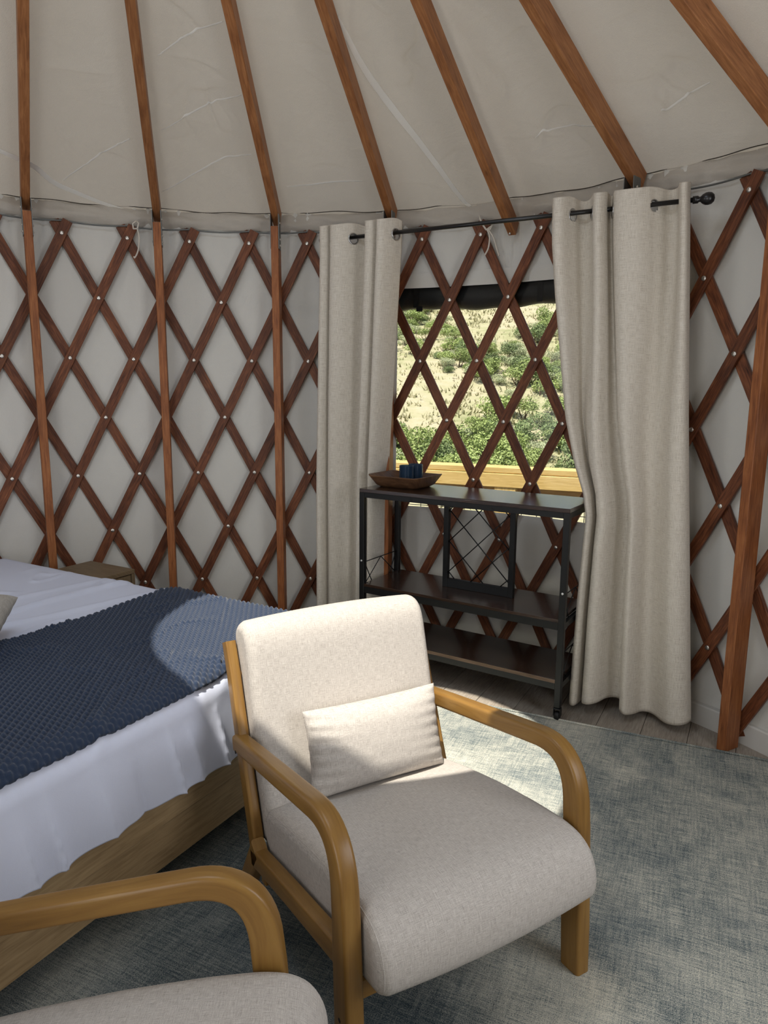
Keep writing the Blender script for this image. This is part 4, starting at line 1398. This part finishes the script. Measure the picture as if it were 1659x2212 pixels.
for k in (-2, -1, 0, 1):
    p = RLA + rdir * (s_mid + k * 1.75) - rnrm * 0.02
    if -0.05 < (p - RLA).dot(rdir) < (RLB - RLA).length:
        inst('post', post_o, rl, p - ro, (0, 0, math.atan2(rdir.y, rdir.x)))
LR = (RLB - RLA).length
wv = MB().tube([(0, 0, 0.10), (0, 0, 0.80)], 0.0028, 5).mesh('wire', M['black_metal'])
for k in range(int(LR / 0.1)):
    inst('wire', wv, rl, RLA + rdir * (0.05 + k * 0.1) + rnrm * 0.028 - ro)
for z in np.arange(0.15, 0.80, 0.1):
    MB().tube([RLA + rnrm * 0.034 + Z_(z) - ro, RLB + rnrm * 0.034 + Z_(z) - ro], 0.0028, 5).build('wire', M['black_metal'], rl)


def ground_z(x, y):
    y = np.asarray(y, float); x = np.asarray(x, float)
    rise = 0.30 * np.log1p(np.exp((y - 14) / 2.0)) * 2.0
    rise = np.where(rise > 11.9, 11.9 + 1.0 * np.tanh((rise - 11.9) / 1.0), rise)
    return -1.4 - 2.6 * smoothstep(5.5, 14, y) + rise + 1.2 * (fbm(x * 0.06 + 4, y * 0.06 + 2, 3) - 0.5) * smoothstep(8, 25, y) + 0.02 * x * smoothstep(12, 40, y)


gx = np.linspace(-70, 100, 180); gy = np.concatenate([np.linspace(4.6, 30, 70)[:-1], np.linspace(30, 130, 110)])
GX, GY = np.meshgrid(gx, gy, indexing='ij')
GZ = ground_z(GX, GY) + 0.25 * (fbm(GX * 0.5, GY * 0.5, 3) - 0.5)
hb_ = MB(); hb_.grid(np.stack([GX, GY, GZ], 2))
tag(hb_.build('hill', M['hill']), 'dry tan hillside rising beyond the deck', 'hillside', kind='structure')


def shrub_meshes(seed, kind):
    r = np.random.default_rng(seed)
    lobes = [(r.uniform(-0.32, 0.32), r.uniform(-0.28, 0.28), r.uniform(0.22, 0.62), r.uniform(0.2, 0.36)) for _ in range(7)]
    V, F = [], []
    N = 1700
    for i in range(N):
        lx, ly, lz, lr = lobes[r.integers(len(lobes))]
        d = r.normal(size=3); d /= np.linalg.norm(d); d[2] = abs(d[2]) * (1 if r.random() > 0.25 else -0.6)
        p = np.array([lx, ly, lz]) + d * lr * (r.uniform(0.72, 1.06) * np.array([1, 1, 0.85]))
        if p[2] < 0.02:
            p[2] = r.uniform(0.02, 0.15)
        s = r.uniform(0.013, 0.032)
        a = r.normal(size=3) * 0.8 + d; a /= np.linalg.norm(a)
        u = np.cross(a, r.normal(size=3)); u /= np.linalg.norm(u); w = np.cross(a, u)
        o = len(V)
        V += [tuple(p + (u * 1.25) * s), tuple(p + w * s * 0.8), tuple(p - (u * 1.25) * s), tuple(p - w * s * 0.8)]
        F.append((o, o + 1, o + 2, o + 3))
    b = MB(); b.add(V, F)
    core = MB()
    leaf = b.mesh('foliage', M[('leaf_a', 'leaf_b', 'leaf_c')[kind]])
    st = MB()
    for lx, ly, lz, lr in lobes[:5]:
        st.tube([(lx * 0.15, ly * 0.15, -0.06), (lx * 0.6, ly * 0.6, lz * 0.5), (lx, ly, lz)], [0.022, 0.014, 0.006], 5)
    return leaf, st.mesh('stem', M['stem'])


KINDS_ = [shrub_meshes(100 + i, i % 3) for i in range(9)]
SL = ['bright green scrub oak bush on the hillside seen through the window', 'pale grey-green sage bush on the hillside seen through the window', 'dark green scrub bush on the hillside seen through the window']
SG = ['bright green bushes on the hillside', 'pale sage bushes on the hillside', 'dark green bushes on the hillside']
placed = 0
tries = 0
r2 = np.random.default_rng(5)
while placed < 300 and tries < 12000:
    tries += 1
    y = 21 + 52 * r2.random() ** 0.8
    x = y * r2.uniform(-0.03, 0.31)
    ang = (float(ground_z(x, y)) - H) / y
    m = float(fbm(np.array(x * 0.11 + 3), np.array(y * 0.085 + 9), 3))
    low = max(0.0, min(1.0, (0.06 - ang) / 0.16))            # thicker growth low on the slope
    if m < 0.56 - 0.13 * low + 0.10 * (r2.random() - 0.5):
        continue
    k = int(r2.choice([0, 1, 2], p=[0.40 + 0.15 * low, 0.40 - 0.18 * low, 0.20 + 0.03 * low]))
    v = KINDS_[k + 3 * int(r2.integers(3))]
    s = r2.uniform(0.55, 1.55) * (1.0 + 0.3 * low)
    if k == 1:
        s *= 0.7
    e = empty('scrub_bush', (x, y, float(ground_z(x, y)) - 0.05), r2.uniform(0, 2 * PI))
    e.scale = (s, s, s * r2.uniform(0.7, 1.0))
    tag(e, SL[k], 'bush', SG[k])
    inst('foliage', v[0], e); inst('stem', v[1], e)
    placed += 1

# dry grass tufts: too many to count
r3 = np.random.default_rng(8)
N = 5200
yy = 20 + 60 * r3.random(N) ** 0.9; xx = yy * r3.uniform(-0.12, 0.40, N); zz_ = ground_z(xx, yy)
V, F = [], []
for i in range(N):
    for k in range(5):
        a = r3.uniform(0, 2 * PI); h = r3.uniform(0.04, 0.20); w = 0.06
        bx, by = xx[i] + r3.normal() * 0.14, yy[i] + r3.normal() * 0.14
        o = len(V)
        V += [(bx - w * math.cos(a), by - w * math.sin(a), zz_[i] - 0.1), (bx + w * math.cos(a), by + w * math.sin(a), zz_[i] - 0.1), (bx + r3.normal() * 0.1, by + r3.normal() * 0.1, zz_[i] + h)]
        F.append((o, o + 1, o + 2))
g = MB(); g.add(V, F)
tag(g.build('dry_grass', M['straw']), 'dry pale grass covering the hillside', 'grass', kind='stuff')
bpy.context.view_layer.update()
